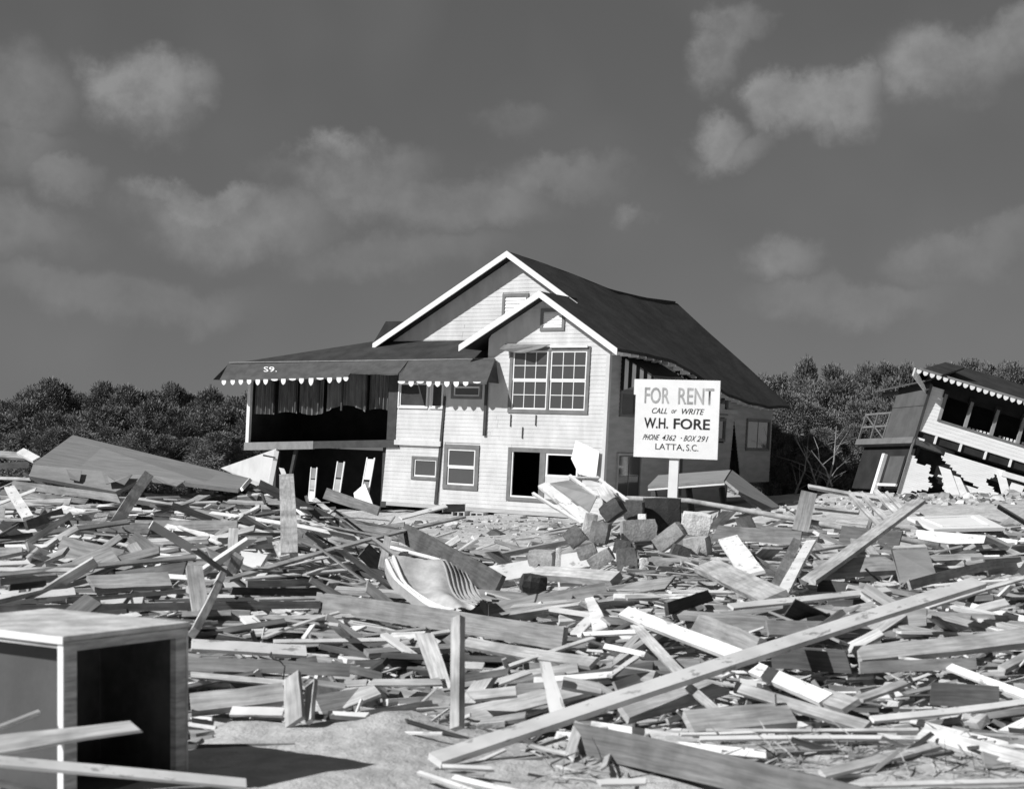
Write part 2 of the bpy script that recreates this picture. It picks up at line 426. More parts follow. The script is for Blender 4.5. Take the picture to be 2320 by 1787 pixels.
window(house, W1, f0, *opsF['big'], lights=2, cols=3, rows=2)
window(house, W1, f0, *opsF['left'], lights=1, cols=1, rows=1, trim=.14)
window(house, W1, f0, *opsF['small'], cols=1, rows=1, hung=False, trim=.09)
window(house, W1, f0, *opsF['hi'], cols=1, rows=1, hung=False, trim=.08)
window(house, W1, f0, *opsF['w1'], cols=1, rows=1, hung=False, trim=.04, tm='white', gm='screen')
window(house, W1, f0, *opsF['w2'], cols=1, rows=1, hung=False, trim=.04, tm='white', gm='screen')
# broken double doorway: open doorway at the left, small open window at the right
x0, x1, z0, z1 = opsF['door']; tb = MB(); T = .13
tb.box(x0, x1, -.03, .05, z0, z0 + .1, f0).box(x0, x1, -.03, .05, z1 - T, z1, f0).box(x0, x0 + T, -.03, .047, z0 + .1, z1 - T, f0).box(x1 - T, x1, -.03, .047, z0 + .1, z1 - T, f0)
tb.box(-2.2, -2.0, -.03, .047, z0 + .1, z1 - T, f0)
dw = h1(tb, 'doorway_frame', 'trim')
sb = MB(); sb.box(-2.0, x1 - T, -.03, .03, z0 + .1, 1.08, f0); h1(sb, 'lower_panel', 'siding', dw)
sb = MB(); a, b_, p, q = -2.0, -.85, 1.08, 1.79
sb.box(a, b_, -.02, .03, p, p + .06, f0).box(a, b_, -.02, .03, q - .06, q, f0).box(a, a + .07, -.02, .027, p + .06, q - .06, f0).box(b_ - .07, b_, -.02, .027, p + .06, q - .06, f0)
sb.box(x0 + T, -2.2, -.02, .03, z0 + .1, z0 + .15, f0).box(x0 + T, x0 + T + .05, -.02, .027, z0 + .15, z1 - T, f0)
h1(sb, 'sash', 'white', dw)
# trim boards
h1(MB().hexa([(-.07, -.045, -.05), (.05, -.045, -.05), (.05, .1, -.05), (-.07, .1, -.05), (-.07, -.045, 5.0), (.05, -.045, 5.0), (.05, .1, 5.0), (-.07, .1, 5.0)]), 'corner_board', 'siding')
h1(MB().hexa([(-6.08, -.05, .02), (-5.97, -.05, .02), (-5.97, .0, .02), (-6.08, .0, .02), (-5.9, -.05, 3.45), (-5.82, -.05, 3.45), (-5.82, .0, 3.45), (-5.9, .0, 3.45)]), 'corner_board', 'dtrim')
h1(MB().box(-4.32, -4.22, -.075, -.035, 2.24, 4.0), 'hanging_board', 'dtrim')
for sx, zz0, zz1 in ((-3.33, 2.55, 2.93), (-2.42, 2.6, 2.93), (-2.88, 2.2, 2.55)): h1(MB().box(sx - .015, sx + .015, -.045, -.033, zz0, zz1), 'rust_streak_strip', 'dtrim')
h1(MB().sheet([(-.95, -.07, 2.2), (-1.05, -.12, 1.65), (-.75, -.14, 1.2), (-.15, -.15, 1.1), (-.1, -.12, 1.9)], .015), 'torn_siding_sheet', 'signwhite')
# torn remains of an awning above the double window
h1(MB().sheet([(-3.62, -.09, 5.08), (-3.7, -.28, 4.9), (-3.2, -.2, 4.8), (-2.75, -.3, 4.78), (-2.3, -.16, 4.92), (-2.0, -.1, 5.04)], .02), 'torn_awning_cloth', 'trim')
h1(MB().box(-2.0, -.7, -.11, -.05, 4.96, 5.02), 'awning_rail', 'white')
# roof
SR = [(1.2, 0), (3, -.1), (5.4, -.29), (8.05, -.56), (10.7, -.6), (13.6, -.48)]
SE = [(0, 0), (1.5, -.03), (3.3, -.14), (5.3, -.55), (7.3, -.98), (9, -1.18), (10.75, -1.28), (12.8, -1.2)]
def zroof(x, y):
    t_ = max(0, min(1, (x + 4.6) / 5.13))
    return 8.13 - .63 * (x + 4.6) + interp(SR, y) * (1 - t_) + interp(SE, y) * t_
def zleft(x, y): return 8.13 - .55 * (-4.6 - x) + interp(SR, y) * .9
def zsl(x, y): return 6.62 - .56 * (-2.2 - x)
def slab(mb, fn, nu, nv, th=.1):
    def top(a, b_): x, y, z = fn(a, b_); return (x, y, z)
    i = len(mb.v); mb.grid(top, nu, nv); j = len(mb.v); mb.grid(lambda a, b_: (top(a, b_)[0], top(a, b_)[1], top(a, b_)[2] - th), nu, nv)
    q = nv + 1
    loop = [k for k in range(nv)] + [k * q + nv for k in range(nu)] + [nu * q + nv - k for k in range(nv)] + [(nu - k) * q for k in range(nu)]
    for a, b_ in zip(loop, loop[1:] + loop[:1]): mb.f.append((i + a, i + b_, j + b_, j + a))
    return mb
rf = MB()
slab(rf, lambda a, b_: (-4.6 + 5.13 * a, 1.25 + (11.55 + .6 * (1 - a)) * b_, zroof(-4.6 + 5.13 * a, 1.25 + 11.55 * b_) + .012 * math.sin(b_ * 40 + a * 9)), 16, 40)
roof = h1(rf, 'roof', 'shingle')
rf = MB(); slab(rf, lambda a, b_: (-2.2 + 2.73 * a, -.5 + 1.75 * b_, zroof(-2.2 + 2.73 * a, -.5 + 1.75 * b_)), 8, 6); h1(rf, 'porch_gable_roof', 'shingle', roof)
rf = MB(); slab(rf, lambda a, b_: (-2.2 - 2.83 * a, -.5 + 2.18 * b_, zsl(-2.2 - 2.83 * a, 0)), 6, 5); h1(rf, 'porch_gable_roof', 'shingle', roof)
rf = MB(); slab(rf, lambda a, b_: (-4.6 - 5.25 * a, 1.25 + 12 * b_, zleft(-4.6 - 5.25 * a, 1.25 + 12 * b_)), 8, 20); h1(rf, 'roof', 'shingle', roof)
def barge(xa, za, xe, ze, y, name='bargeboard', h=.19):
    sg = 1 if xe > xa else -1
    h1(MB().prism([(xa, y, za + .01), (xe, y, ze + .01), (xe, y, ze - h), (xa, y, za - h)], (0, .045, 0)), name, 'white')
barge(-2.2, 6.62, .55, zroof(.55, 0), -.553); barge(-2.2, 6.62, -5.05, zsl(-5.05, 0), -.553)
barge(-4.6, 8.13, -1.9, zroof(-1.9, 1.25), 1.198); barge(-4.6, 8.13, -9.87, zleft(-9.87, 1.25), 1.198)
# rafter tails under the right eave, side fascia
for i in range(26):
    y = -.2 + i * .5
    h1(MB().box(.2, .52, y, y + .06, zroof(.4, y) - .25, zroof(.4, y) - .11), 'rafter_tail', 'white')
# rear roof peak
h1(MB().prism([(-14.0, 6, 5.2), (-13.13, 6, 6.44), (-11.5, 6, 6.42), (-10.5, 6, 5.2)], (0, 3, 0)), 'rear_roof', 'shingle')
# right side wall: white siding, shade partly put into its darker colour, cracked open towards the back
fs = plane_x(0.)
sidewin = [(.72, 1.75, 2.95, 3.75), (.72, 2.3, .45, 1.86), (4.2, 5.3, 3.3, 4.2), (7.55, 8.4, 3.2, 3.95), (7.6, 8.3, 2.3, 3.1), (10.1, 12.2, 2.0, 3.15), (4.4, 5.1, .5, 1.8)]
def ytop(y): return 4.98 + interp(SE, y) * .97
def gap(z): return None if z > 3.1 else (9.05 - .2 * (3.1 - z) / 1.9, 9.05 + .73 * (3.1 - z) / 1.9)
sd = MB(); z = 0.
while z < 5.0:
    zc = z + .06
    y = 0.06
    while y < 12.4:
        y2 = min(y + .3, 12.42); ok = zc < ytop((y + y2) / 2) - .02 and not (y > 8.8 and zc < .9)
        if ok:
            hs = [(o[0], o[1]) for o in sidewin if o[2] < zc < o[3]]
            gp = gap(zc)
            if gp: hs.append(gp)
            for p, q in cut(y, y2, hs):
                P = [(p, 0, z), (q, 0, z), (q, .03, z), (p, .03, z), (p, 0, z + .125), (q, 0, z + .125), (q, .012, z + .125), (p, .012, z + .125)]
                sd.hexa([fs(*k) for k in P])
        y = y2
    z += .125
tagit(h1(sd, 'side_siding', 'shade_siding'), kind='stuff')
bk = MB(); bk.prism([(-.003, .14, 0), (-.003, 8.8, 0), (-.003, 9.0, 3.0), (-.003, 9.0, ytop(9)), (-.003, 7, ytop(7)), (-.003, 5, ytop(5)), (-.003, 3, ytop(3)), (-.003, .14, 4.95)], (-.1, 0, 0))
bk.prism([(-.003, 9.85, .9), (-.003, 12.4, .88), (-.003, 12.4, ytop(12.4)), (-.003, 9.2, ytop(9.2)), (-.003, 9.2, 2.9)], (-.1, 0, 0))
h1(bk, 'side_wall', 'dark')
for i, o in enumerate(sidewin):
    window(house, W1, fs, *o, cols=2 if i in (1, 5) else 1, rows=2 if i == 1 else 1, hung=False, trim=.07, d=.03, tm='trim' if i != 1 else 'shade_siding', sm='trim', sash=.04)
h1(MB().box(.0, .16, 6.6, 9.0, 3.25, 3.4), 'belt_ledge', 'shade_siding')
def side_awning(y0, y1, zt, dz, dx):
    n = 9; aw = MB(); aw2 = MB()
    for i in range(n):
        a, b_ = i / n, (i + 1) / n
        lo = lambda q: zt - dz - .0 + (dz * .55) * q * .35
        quad = [(a * dx + .02, y0, zt - dz * .58 * a), (b_ * dx + .02, y0, zt - dz * .58 * b_), (b_ * dx + .02, y0, zt - dz + .42 * dz * b_ * .9), (a * dx + .02, y0, zt - dz + .42 * dz * a * .9)]
        (aw if i % 2 else aw2).prism(quad, (0, .012, 0))
    top = h1(MB().prism([(0.02, y0, zt), (dx, y0, zt - dz * .58), (dx, y0, zt - dz * .58 - .03), (0.02, y0, zt - .03)], (0, y1 - y0, 0)), 'window_awning', 'dark')
    h1(aw, 'awning_stripe', 'white', top); h1(aw2, 'awning_stripe', 'dark', top)
side_awning(.72, 2.9, 4.75, 1.05, 1.15); side_awning(4.3, 5.4, 4.5, .7, .7)
# rear, left walls and floors: they close the dark inside
h1(MB().prism([(-9.2, 12.3, 0), (-.12, 12.3, .9), (-.12, 12.3, 3.7), (-4.6, 12.3, 7.0), (-9.2, 12.3, 4.4)], (0, .12, 0)), 'rear_wall', 'shade_siding'); h1(MB().box(-9.3, -9.2, 1.9, 12.2, 0, 4.6), 'left_wall', 'siding')
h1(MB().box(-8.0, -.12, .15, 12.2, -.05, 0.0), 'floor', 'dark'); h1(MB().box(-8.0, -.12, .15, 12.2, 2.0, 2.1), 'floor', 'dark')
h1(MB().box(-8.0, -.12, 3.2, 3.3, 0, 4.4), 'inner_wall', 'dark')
# upper porch at the left end
def pz(x): return 1.73 + (x + 14.33) * .045
def pbox(x0, x1, y0, y1, z0, z1, name, mat, parent=None, rel=True):
    P = []
    for z_ in (z0, z1):
        for x, y in ((x0, y0), (x1, y0), (x1, y1), (x0, y1)): P.append((x, y, z_ + (pz(x) if rel else 0)))
    return h1(MB().hexa(P), name, mat, parent)
porch = pbox(-14.36, -7.76, -.02, 3.0, -.06, 0.0, 'porch_floor', 'dark')
pbox(-14.36, -11.2, -.08, .02, -.27, -.0, 'floor_beam', 'felt', porch); pbox(-11.19, -7.6, -.08, .02, -.25, -.01, 'floor_beam', 'dtrim', porch)
pbox(-14.36, -7.76, 2.9, 3.0, 0, 2.4, 'porch_back_wall', 'dark', porch)
pbox(-14.36, -14.22, -.02, .1, 0, 2.3, 'porch_post', 'white', porch); pbox(-8.12, -7.76, -.03, .12, 0, 2.25, 'porch_post', 'dtrim', porch)
pbox(-14.36, -14.3, .1, 2.9, 0, 2.3, 'porch_end_wall', 'screen', porch)
for i in range(1, 6): x = -14.2 + i * 1.02; pbox(x - .03, x + .03, .0, .06, 1.0, 2.3, 'mullion', 'dtrim', porch)
for x0, x1, ins, dip in ((-14.15, -13.2, .16, .0), (-13.1, -12.2, .2, .05), (-12.1, -11.0, .16, -.08), (-10.9, -9.2, .18, .22), (-9.1, -8.3, .22, .05)):
    cu = MB(); n = 16
    cu.grid(lambda a, b_: (x0 + (x1 - x0) * a, ins + .05 * math.sin(a * n * 1.9), pz(x0) + 1.0 + dip * math.sin(a * 3.1) + (1.3 - dip * math.sin(a * 3.1)) * b_), 24, 2)
    h1(cu, 'curtain', 'curtain', porch)
# porch roof and shingled awning with scalloped valance
pr = MB()
pr.prism([(-15.3, -.1, 4.46), (-4.05, -.1, 4.62), (-4.05, 1.69, 5.36), (-10.3, 1.69, 5.34)], (0, 0, -.08))
proof = h1(pr, 'porch_roof', 'shingle')
h1(MB().prism([(-15.3, -.1, 4.46), (-10.3, 1.69, 5.34), (-10.3, 5, 5.25), (-15.3, 5, 4.4)], (0, 0, -.08)), 'porch_roof_hip', 'shingle', proof)
h1(MB().box(-15.2, -4.0, -.13, -.09, 4.5, 4.53, lambda x, y, z: (x, y, z + .0107 * (x + 15.2))), 'roof_edge_strip', 'felt', proof)
def awn_seg(xt0, zt0, xt1, zt1, xb0, zb0, xb1, zb1, yb, name='awning'):
    a_ = MB(); n = max(4, int(abs(xt1 - xt0) * 3)); wob = [rng.uniform(-.02, .02) for _ in range(n + 1)]
    def top(a, b_):
        x = (xt0 + (xt1 - xt0) * a) * (1 - b_) + (xb0 + (xb1 - xb0) * a) * b_
        z_ = (zt0 + (zt1 - zt0) * a) * (1 - b_) + (zb0 + (zb1 - zb0) * a) * b_ + wob[int(round(a * n))] * b_
        return (x, -.13 + (yb + .13) * b_, z_)
    slab(a_, top, n, 4, .05); return h1(a_, name, 'awnshingle', proof)
aw1 = awn_seg(-15.24, 4.46, -9.3, 4.55, -15.0, 3.87, -9.3, 4.0, -.75)
aw2 = awn_seg(-9.29, 4.55, -7.3, 4.58, -9.29, 4.17, -7.33, 4.13, -.6)
aw3 = awn_seg(-7.29, 4.58, -3.95, 4.64, -7.2, 3.89, -3.8, 3.87, -.75)
h1(MB().prism([(-15.24, -.13, 4.46), (-15.35, -.75, 3.88), (-15.2, .3, 3.9), (-15.2, .3, 4.4)], (.03, 0, 0)), 'awning_end', 'awnshingle', proof)
h1(MB().prism([(-3.93, -.13, 4.62), (-3.8, -.75, 3.87), (-3.84, -.02, 3.87)], (-.03, 0, 0)), 'awning_end', 'awnshingle', proof)
def scallop(parent, W, x, z, y, w, h, tilt=0.):
    pts = [(x - w / 2, y, z), (x + w / 2, y, z), (x + w / 2, y, z - h * .45), (x + w * .3, y, z - h * .8), (x, y, z - h), (x - w * .3, y, z - h * .8), (x - w / 2, y, z - h * .45)]
    pts = [(px, py, pz_ + tilt * (px - x)) for px, py, pz_ in pts]
    MB().prism(pts, (0, .025, 0)).build('valance_scallop', 'white', parent, W=W)
sc = [(185, 1), (240, 1), (290, 1), (340, 1), (393, 1.2), (440, 1.1), (492, .4), (545, 1.2), (598, .4), (650, 1.1), (705, 1.5), (756, .4), (810, 1.1), (862, 1.1), (900, .8)]
for q, hh in sc:
    a = (q - 185) / 715; x = -14.78 + a * 5.45; scallop(proof, W1, x, 3.86 + a * .14, -.77, .2 if hh > .5 else .3, .17 * hh)
for q, hh in ((1240, .5), (1300, 1), (1355, .4), (1408, 1), (1460, 1), (1515, 1), (1570, 1), (1625, .8), (1690, .3)):
    a = (q - 1240) / 450; scallop(proof, W1, -7.05 + a * 2.9, 3.885, -.77, .2 if hh > .5 else .28, .17 * hh)
# ground floor under the porch: dark hollow with broken doors
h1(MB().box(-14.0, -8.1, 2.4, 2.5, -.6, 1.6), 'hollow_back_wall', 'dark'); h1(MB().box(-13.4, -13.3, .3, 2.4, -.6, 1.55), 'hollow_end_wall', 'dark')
h1(MB().hexa([(-13.2, .1, -.6), (-12.95, .1, -.6), (-12.95, .3, -.6), (-13.2, .3, -.6), (-13.3, .1, 1.5), (-13.0, .1, 1.5), (-13.0, .3, 1.5), (-13.3, .3, 1.5)]), 'porch_support_post', 'dtrim')
h1(MB().hexa([(-12.6, .1, -.3), (-12.5, .1, -.3), (-12.5, .2, -.3), (-12.6, .2, -.3), (-12.2, .1, 1.55), (-12.08, .1, 1.55), (-12.08, .2, 1.55), (-12.2, .2, 1.55)]), 'porch_brace', 'dtrim')
def leaf(x0, z0, x1, z1, w, y, n=3):
    d_ = MB(); lean = (x1 - x0)
    for s0, s1 in ((0, .12), (.85, 1.0)): d_.hexa([(x0 + w * s0, y, z0), (x0 + w * s1, y, z0), (x0 + w * s1, y + .03, z0), (x0 + w * s0, y + .03, z0), (x1 + w * s0, y, z1), (x1 + w * s1, y, z1), (x1 + w * s1, y + .03, z1), (x1 + w * s0, y + .03, z1)])
    do = h1(d_, 'broken_door', 'white')
    for i in range(n):
        a, b_ = (i + .02) / n, (i + .93) / n
        p = lambda s, q: (x0 + lean * q + w * s, y + .01, z0 + (z1 - z0) * q)
        h1(MB().prism([p(.13, a), p(.84, a), p(.84, b_), p(.13, b_)], (0, .015, 0)), 'door_panel', ('white', 'shade_siding', 'felt')[(i + int(-x0 * 7)) % 3], do)
leaf(-11.62, -.2, -11.55, .98, .3, .25); leaf(-10.55, .1, -10.4, 1.22, .34, .25, 2); leaf(-9.35, -.1, -9.1, 1.4, .36, .2, 2)
h1(MB().sheet([(-9.5, .1, .2), (-9.0, .05, .55), (-8.5, -.05, -.2), (-8.8, -.05, -.3), (-9.35, .05, -.2)], .03), 'broken_door', 'white')
h1(MB().box(-8.35, -8.12, .1, 2.2, -.2, 1.75), 'hollow_side_wall', 'dtrim')
h1(MB().prism([(-7.75, -.1, 1.86), (-5.9, -.1, 1.86), (-5.9, -.1, 2.02), (-7.75, -.1, 2.02)], (0, .2, 0)), 'belt_ledge', 'siding')
h1(MB().prism([(-8.0, -.06, -.12), (0.02, -.06, -.12), (0.02, -.06, -.004), (-8.0, -.06, -.004)], (0, .3, 0)), 'sill_beam', 'shade_siding')
# black painted mark on the awning
def lettering(txt, W, f, x0, x1, z0, z1, mat, parent, slant=0., bold=0., name='lettering'):
    cu = bpy.data.curves.new('tmp', 'FONT'); cu.body = txt; cu.size = 1; cu.offset = bold; cu.resolution_u = 3
    to = bpy.data.objects.new('tmp', cu); COL.objects.link(to)
    me = bpy.data.meshes.new_from_object(to.evaluated_get(bpy.context.evaluated_depsgraph_get()))
    bpy.data.objects.remove(to); bpy.data.curves.remove(cu)
    vs = [v.co.copy() for v in me.vertices]
    ax, bx_ = min(v.x for v in vs), max(v.x for v in vs); ay, by = min(v.y for v in vs), max(v.y for v in vs)
    o0 = abs_origin(parent)
    for v, c_ in zip(me.vertices, vs):
        s = (c_.x - ax) / (bx_ - ax); t_ = (c_.y - ay) / (by - ay)
        v.co = Vector(W(f(x0 + (x1 - x0) * s + slant * (t_ - .5) * (z1 - z0), z0 + (z1 - z0) * t_))) - o0
    me.materials.append(M[mat]); o = bpy.data.objects.new(name, me); COL.objects.link(o); o.parent = parent; ORI[o.name] = o0
    return o
def fawn(x, q): return (x, -.14 - .62 * (1 - q), 4.48 - .6 * (1 - q) + .03)
lettering('S9.', W1, fawn, -13.3, -12.7, .45, .75, 'signwhite', aw1, slant=-.6, name='painted_mark')
# concrete blocks under the house front
for i, (x, n) in enumerate(((-3.6, 4), (-3.05, 4), (-4.5, 2), (-5.2, 2))):
    cb = empty('concrete_block', W1((x, -.3, -.3)), ['hollow concrete block under the white house front, slots showing, left of its twin', 'hollow concrete block under the white house front, nearest the doorway', 'chipped concrete block under the white wall below the lower window', 'chipped concrete block under the seam of the white house front'][i], 'concrete block', 'foundation blocks')
    w = .5; bb = MB(); bb.box(x, x + w, -.3, .0, -.36, -.32).box(x, x + w, -.3, .0, -.17, -.13)
    for k in range(n + 1): xx = x + (w - .05) * k / n; bb.box(xx, xx + .05, -.297, -.003, -.32, -.17)
    bb.build('block_shell', 'concrete', cb, W=W1)
    MB().box(x + .01, x + w - .01, -.06, -.02, -.32, -.17).build('block_core', 'dark', cb, W=W1)

# ------------------------------------------------------------------ collapsed second house at the right edge
WSD, O2 = frame(-10, 18, 0., 46, 2036, 1118)
W2, O2 = frame(4, 18, 0., 46, 2036, 1118, 10)
house2 = empty('collapsed_house', O2, 'tilted white house with scalloped awning and broken lower wall at the right edge', 'house')
def h2(mb, name, mat, parent=None, **k): return mb.build(name, mat, parent or house2, W=W2, **k)
def h3(mb, name, mat, parent=None, **k): return mb.build(name, mat, parent or house2, W=WSD, **k)
XE = 8.0
w2 = MB()
w2.box(0, XE, 0, .12, 2.2, 2.68).box(0, .5, 0, .12, 2.68, 3.75).box(XE - .5, XE, 0, .12, 2.68, 3.75)
wall2 = h2(w2, 'upper_wall', 'siding2')
siding(house2, W2, lambda z: 0, lambda z: XE if z < 2.68 else .5, 2.2, 3.75, [], plane_y(0.), mat='siding2', joints=False, step=.12)
h2(MB().box(-.05, .0, -.05, .12, -.1, 3.8), 'corner_board', 'trim')
h2(MB().box(.5, XE - .5, -.05, .12, 2.68, 2.74), 'window_sill', 'trim')
for i in range(8):
    x = .5 + i * .86; h2(MB().box(x, x + .1, -.06, .1, 2.74, 3.62), 'porch_post', 'felt'); h2(MB().box(x - .05, x + .15, -.05, .08, 3.5, 3.75), 'post_bracket', 'dark')
for i in range(34):
    x = 1.55 + i * .125
    if (i % 9) in (6, 7): continue
    h2(MB().box(x, x + .07, .16, .2, 2.74, 2.74 + .1 + .004 * i), 'baluster', 'white')
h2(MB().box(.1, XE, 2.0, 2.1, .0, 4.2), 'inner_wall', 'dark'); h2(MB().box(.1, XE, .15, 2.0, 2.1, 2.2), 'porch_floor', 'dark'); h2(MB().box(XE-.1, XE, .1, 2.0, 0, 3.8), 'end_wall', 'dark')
# awning
aw = MB(); slab(aw, lambda a, b_: (-.75 + (XE + 1) * a, -.05 - .85 * b_ + .0, 4.12 - .22 * b_), 20, 3, .05); aw2o = h2(aw, 'awning', 'awnshingle')
h2(MB().box(-.5, XE, -.12, -.02, 4.13, 4.2), 'awning_rail', 'felt', aw2o)
h2(MB().hexa([(-.8, -.95, 3.62), (-.75, -.95, 3.62), (-.1, -.1, 3.45), (-.15, -.1, 3.45), (-.8, -.95, 3.9), (-.75, -.95, 3.9), (-.1, -.1, 3.55), (-.15, -.1, 3.55)]), 'awning_end', 'white', aw2o)
for i in range(38): scallop(aw2o, W2, -.62 + i * .218, 3.88, -.93, .15, .14)
r2 = MB(); slab(r2, lambda a, b_: (-.5 + (1 - a) * 1.2 * b_ + (XE + .8) * a, -.06 + 3.2 * b_, 4.14 + 1.5 * b_ + .03 * math.sin(a * 7)), 20, 8, .1); h2(r2, 'roof', 'shingle')
h2(MB().prism([(-.5, -.06, 4.12), (.7, 3.14, 5.62), (4, 6, 5.0), (-.2, 6, 4.0)], (0, 0, -.06)), 'roof_hip', 'shingle')
h2(MB().box(.0, XE, .1, .16, 3.6, 4.12), 'upper_band', 'dark')
# left side: dark painted panel, side roof, deck with railing
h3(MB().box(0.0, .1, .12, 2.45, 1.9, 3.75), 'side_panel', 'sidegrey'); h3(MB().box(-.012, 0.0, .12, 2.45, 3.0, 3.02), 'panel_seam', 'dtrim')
h3(MB().prism([(-.3, -.3, 3.78), (-.3, 3.6, 3.6), (1.6, 3.2, 4.7), (1.2, .6, 4.75)], (0, 0, -.06)), 'side_roof', 'awnshingle')
h3(MB().box(-.05, .02, 2.3, 3.6, 3.5, 3.62), 'fascia_board', 'sidegrey2')
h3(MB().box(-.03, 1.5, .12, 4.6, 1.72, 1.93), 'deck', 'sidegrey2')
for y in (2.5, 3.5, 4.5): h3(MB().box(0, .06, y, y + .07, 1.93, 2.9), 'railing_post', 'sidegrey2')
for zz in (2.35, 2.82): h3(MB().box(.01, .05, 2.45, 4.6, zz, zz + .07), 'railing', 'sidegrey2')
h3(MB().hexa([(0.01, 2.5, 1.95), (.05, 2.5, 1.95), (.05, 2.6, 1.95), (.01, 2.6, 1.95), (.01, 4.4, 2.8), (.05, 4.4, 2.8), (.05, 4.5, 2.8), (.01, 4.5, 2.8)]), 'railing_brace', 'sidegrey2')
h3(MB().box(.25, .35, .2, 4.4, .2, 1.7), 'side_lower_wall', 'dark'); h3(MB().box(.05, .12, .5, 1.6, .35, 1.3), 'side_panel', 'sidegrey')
h3(MB().box(-.02, .05, .4, 1.9, .25, .33), 'ledge', 'white'); h3(MB().box(-.1, .02, 1.75, 1.95, -.5, 1.35), 'porch_post', 'white')
# joists between the storeys, dark gap and the broken lower wall
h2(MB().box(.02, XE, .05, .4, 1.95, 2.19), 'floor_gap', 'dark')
for i in range(9): x = .6 + i * .82; h2(MB().box(x, x + .07, -.01, .05, 1.93, 2.2), 'joist', 'white')
f2 = plane_y(.02)
holes = [[(.25, 1.72), (.75, 1.9), (1.0, 1.95), (1.1, 1.75), (.95, 1.55), (1.35, 1.3), (1.9, 1.1), (1.2, 1.05), (.9, 1.3), (.55, 1.25), (.3, 1.45)],
         [(.85, 1.15), (1.05, .9), (.95, .55), (.8, .75)], [(.55, .2), (.95, .35), (1.1, .75), (1.5, -.05), (1.2, .0), (1.0, .2)],
         [(2.0, .35), (2.6, .5), (2.9, .9), (2.6, 1.05), (2.75, 1.35), (3.15, .95), (3.35, .55), (3.1, .2), (2.4, .1)], [(3.3, 1.6), (4.2, 1.6), (4.3, .2), (3.5, .1)], [(4.6, 1.7), (5.2, 1.7), (5.2, .1), (4.7, .1)]]
holes = [[(sum(p[0] for p in h_) / len(h_) + (q[0] - sum(p[0] for p in h_) / len(h_)) * 1.5, sum(p[1] for p in h_) / len(h_) + (q[1] - sum(p[1] for p in h_) / len(h_)) * 1.4) for q in h_] for h_ in holes]
def inside(x, z, poly):
    c_ = False
    for (x1, z1), (x2, z2) in zip(poly, poly[1:] + poly[:1]):
        if (z1 > z) != (z2 > z) and x < (x2 - x1) * (z - z1) / (z2 - z1) + x1: c_ = not c_
    return c_
z = -.4; k = 0
while z < 1.95:                                     # torn courses of asbestos siding: each surviving piece is a board
    x = -.02 + .0; run = None; zc = z + .035
    while x < 6.0:
        jx = x + .02 + .16 * noise.noise(Vector((x * 5, z * 11, 2)))
        ins = any(inside(jx, zc, h_) for h_ in holes) or (zc > 1.78 + .1 * noise.noise(Vector((x * 3, 1, 1))) and x > .3)
        if not ins and run is None: run = x
        if (ins or x > 5.9 or (run is not None and x - run > 2.2 + 2 * rng.random())) and run is not None:
            if x - run > .1:
                l = 0.; sl0, sl1 = rng.uniform(-.05, .05), rng.uniform(-.05, .05)
                mb = MB(); mb.hexa([f2(run + .003, -.03, z), f2(x - .003, -.03, z), f2(x - .003, .03 + l, z), f2(run + .003, .03 + l, z), f2(run + sl0, -.03, z + .068), f2(x + sl1, -.03, z + .068), f2(x + sl1, .026 + l, z + .068), f2(run + sl0, .026 + l, z + .068)])
                mb.build('siding_board', 'siding2', house2, W=W2)
            run = None if ins else x
        x += .04
    z += .07
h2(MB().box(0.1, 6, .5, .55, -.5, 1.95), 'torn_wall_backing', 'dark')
for a, b_, c_, d_, wd in ((1.15, 1.25, 2.3, -.55, .38), (1.55, 1.1, 2.75, -.5, .3), (2.9, 1.6, 3.9, -.4, .3), (3.5, 1.45, 3.15, -.3, .42), (4.1, 1.4, 3.85, -.3, .4), (4.75, 1.4, 4.9, -.2, .22)):
    p0, p1 = Vector((a, -.08, b_)), Vector((c_, -.45, d_)); s_ = Vector((wd / 2, 0, 0))
    h2(MB().sheet([p0 - s_, p0 + s_, p1 + s_, p1 - s_], .03), 'leaning_wall_panel', 'siding2')
h2(MB().hexa([(2.9, -.12, 1.55), (6, -.12, 1.6), (6, -.02, 1.6), (2.9, -.02, 1.55), (2.9, -.12, 1.72), (6, -.12, 1.78), (6, -.02, 1.78), (2.9, -.02, 1.72)]), 'broken_beam', 'white')
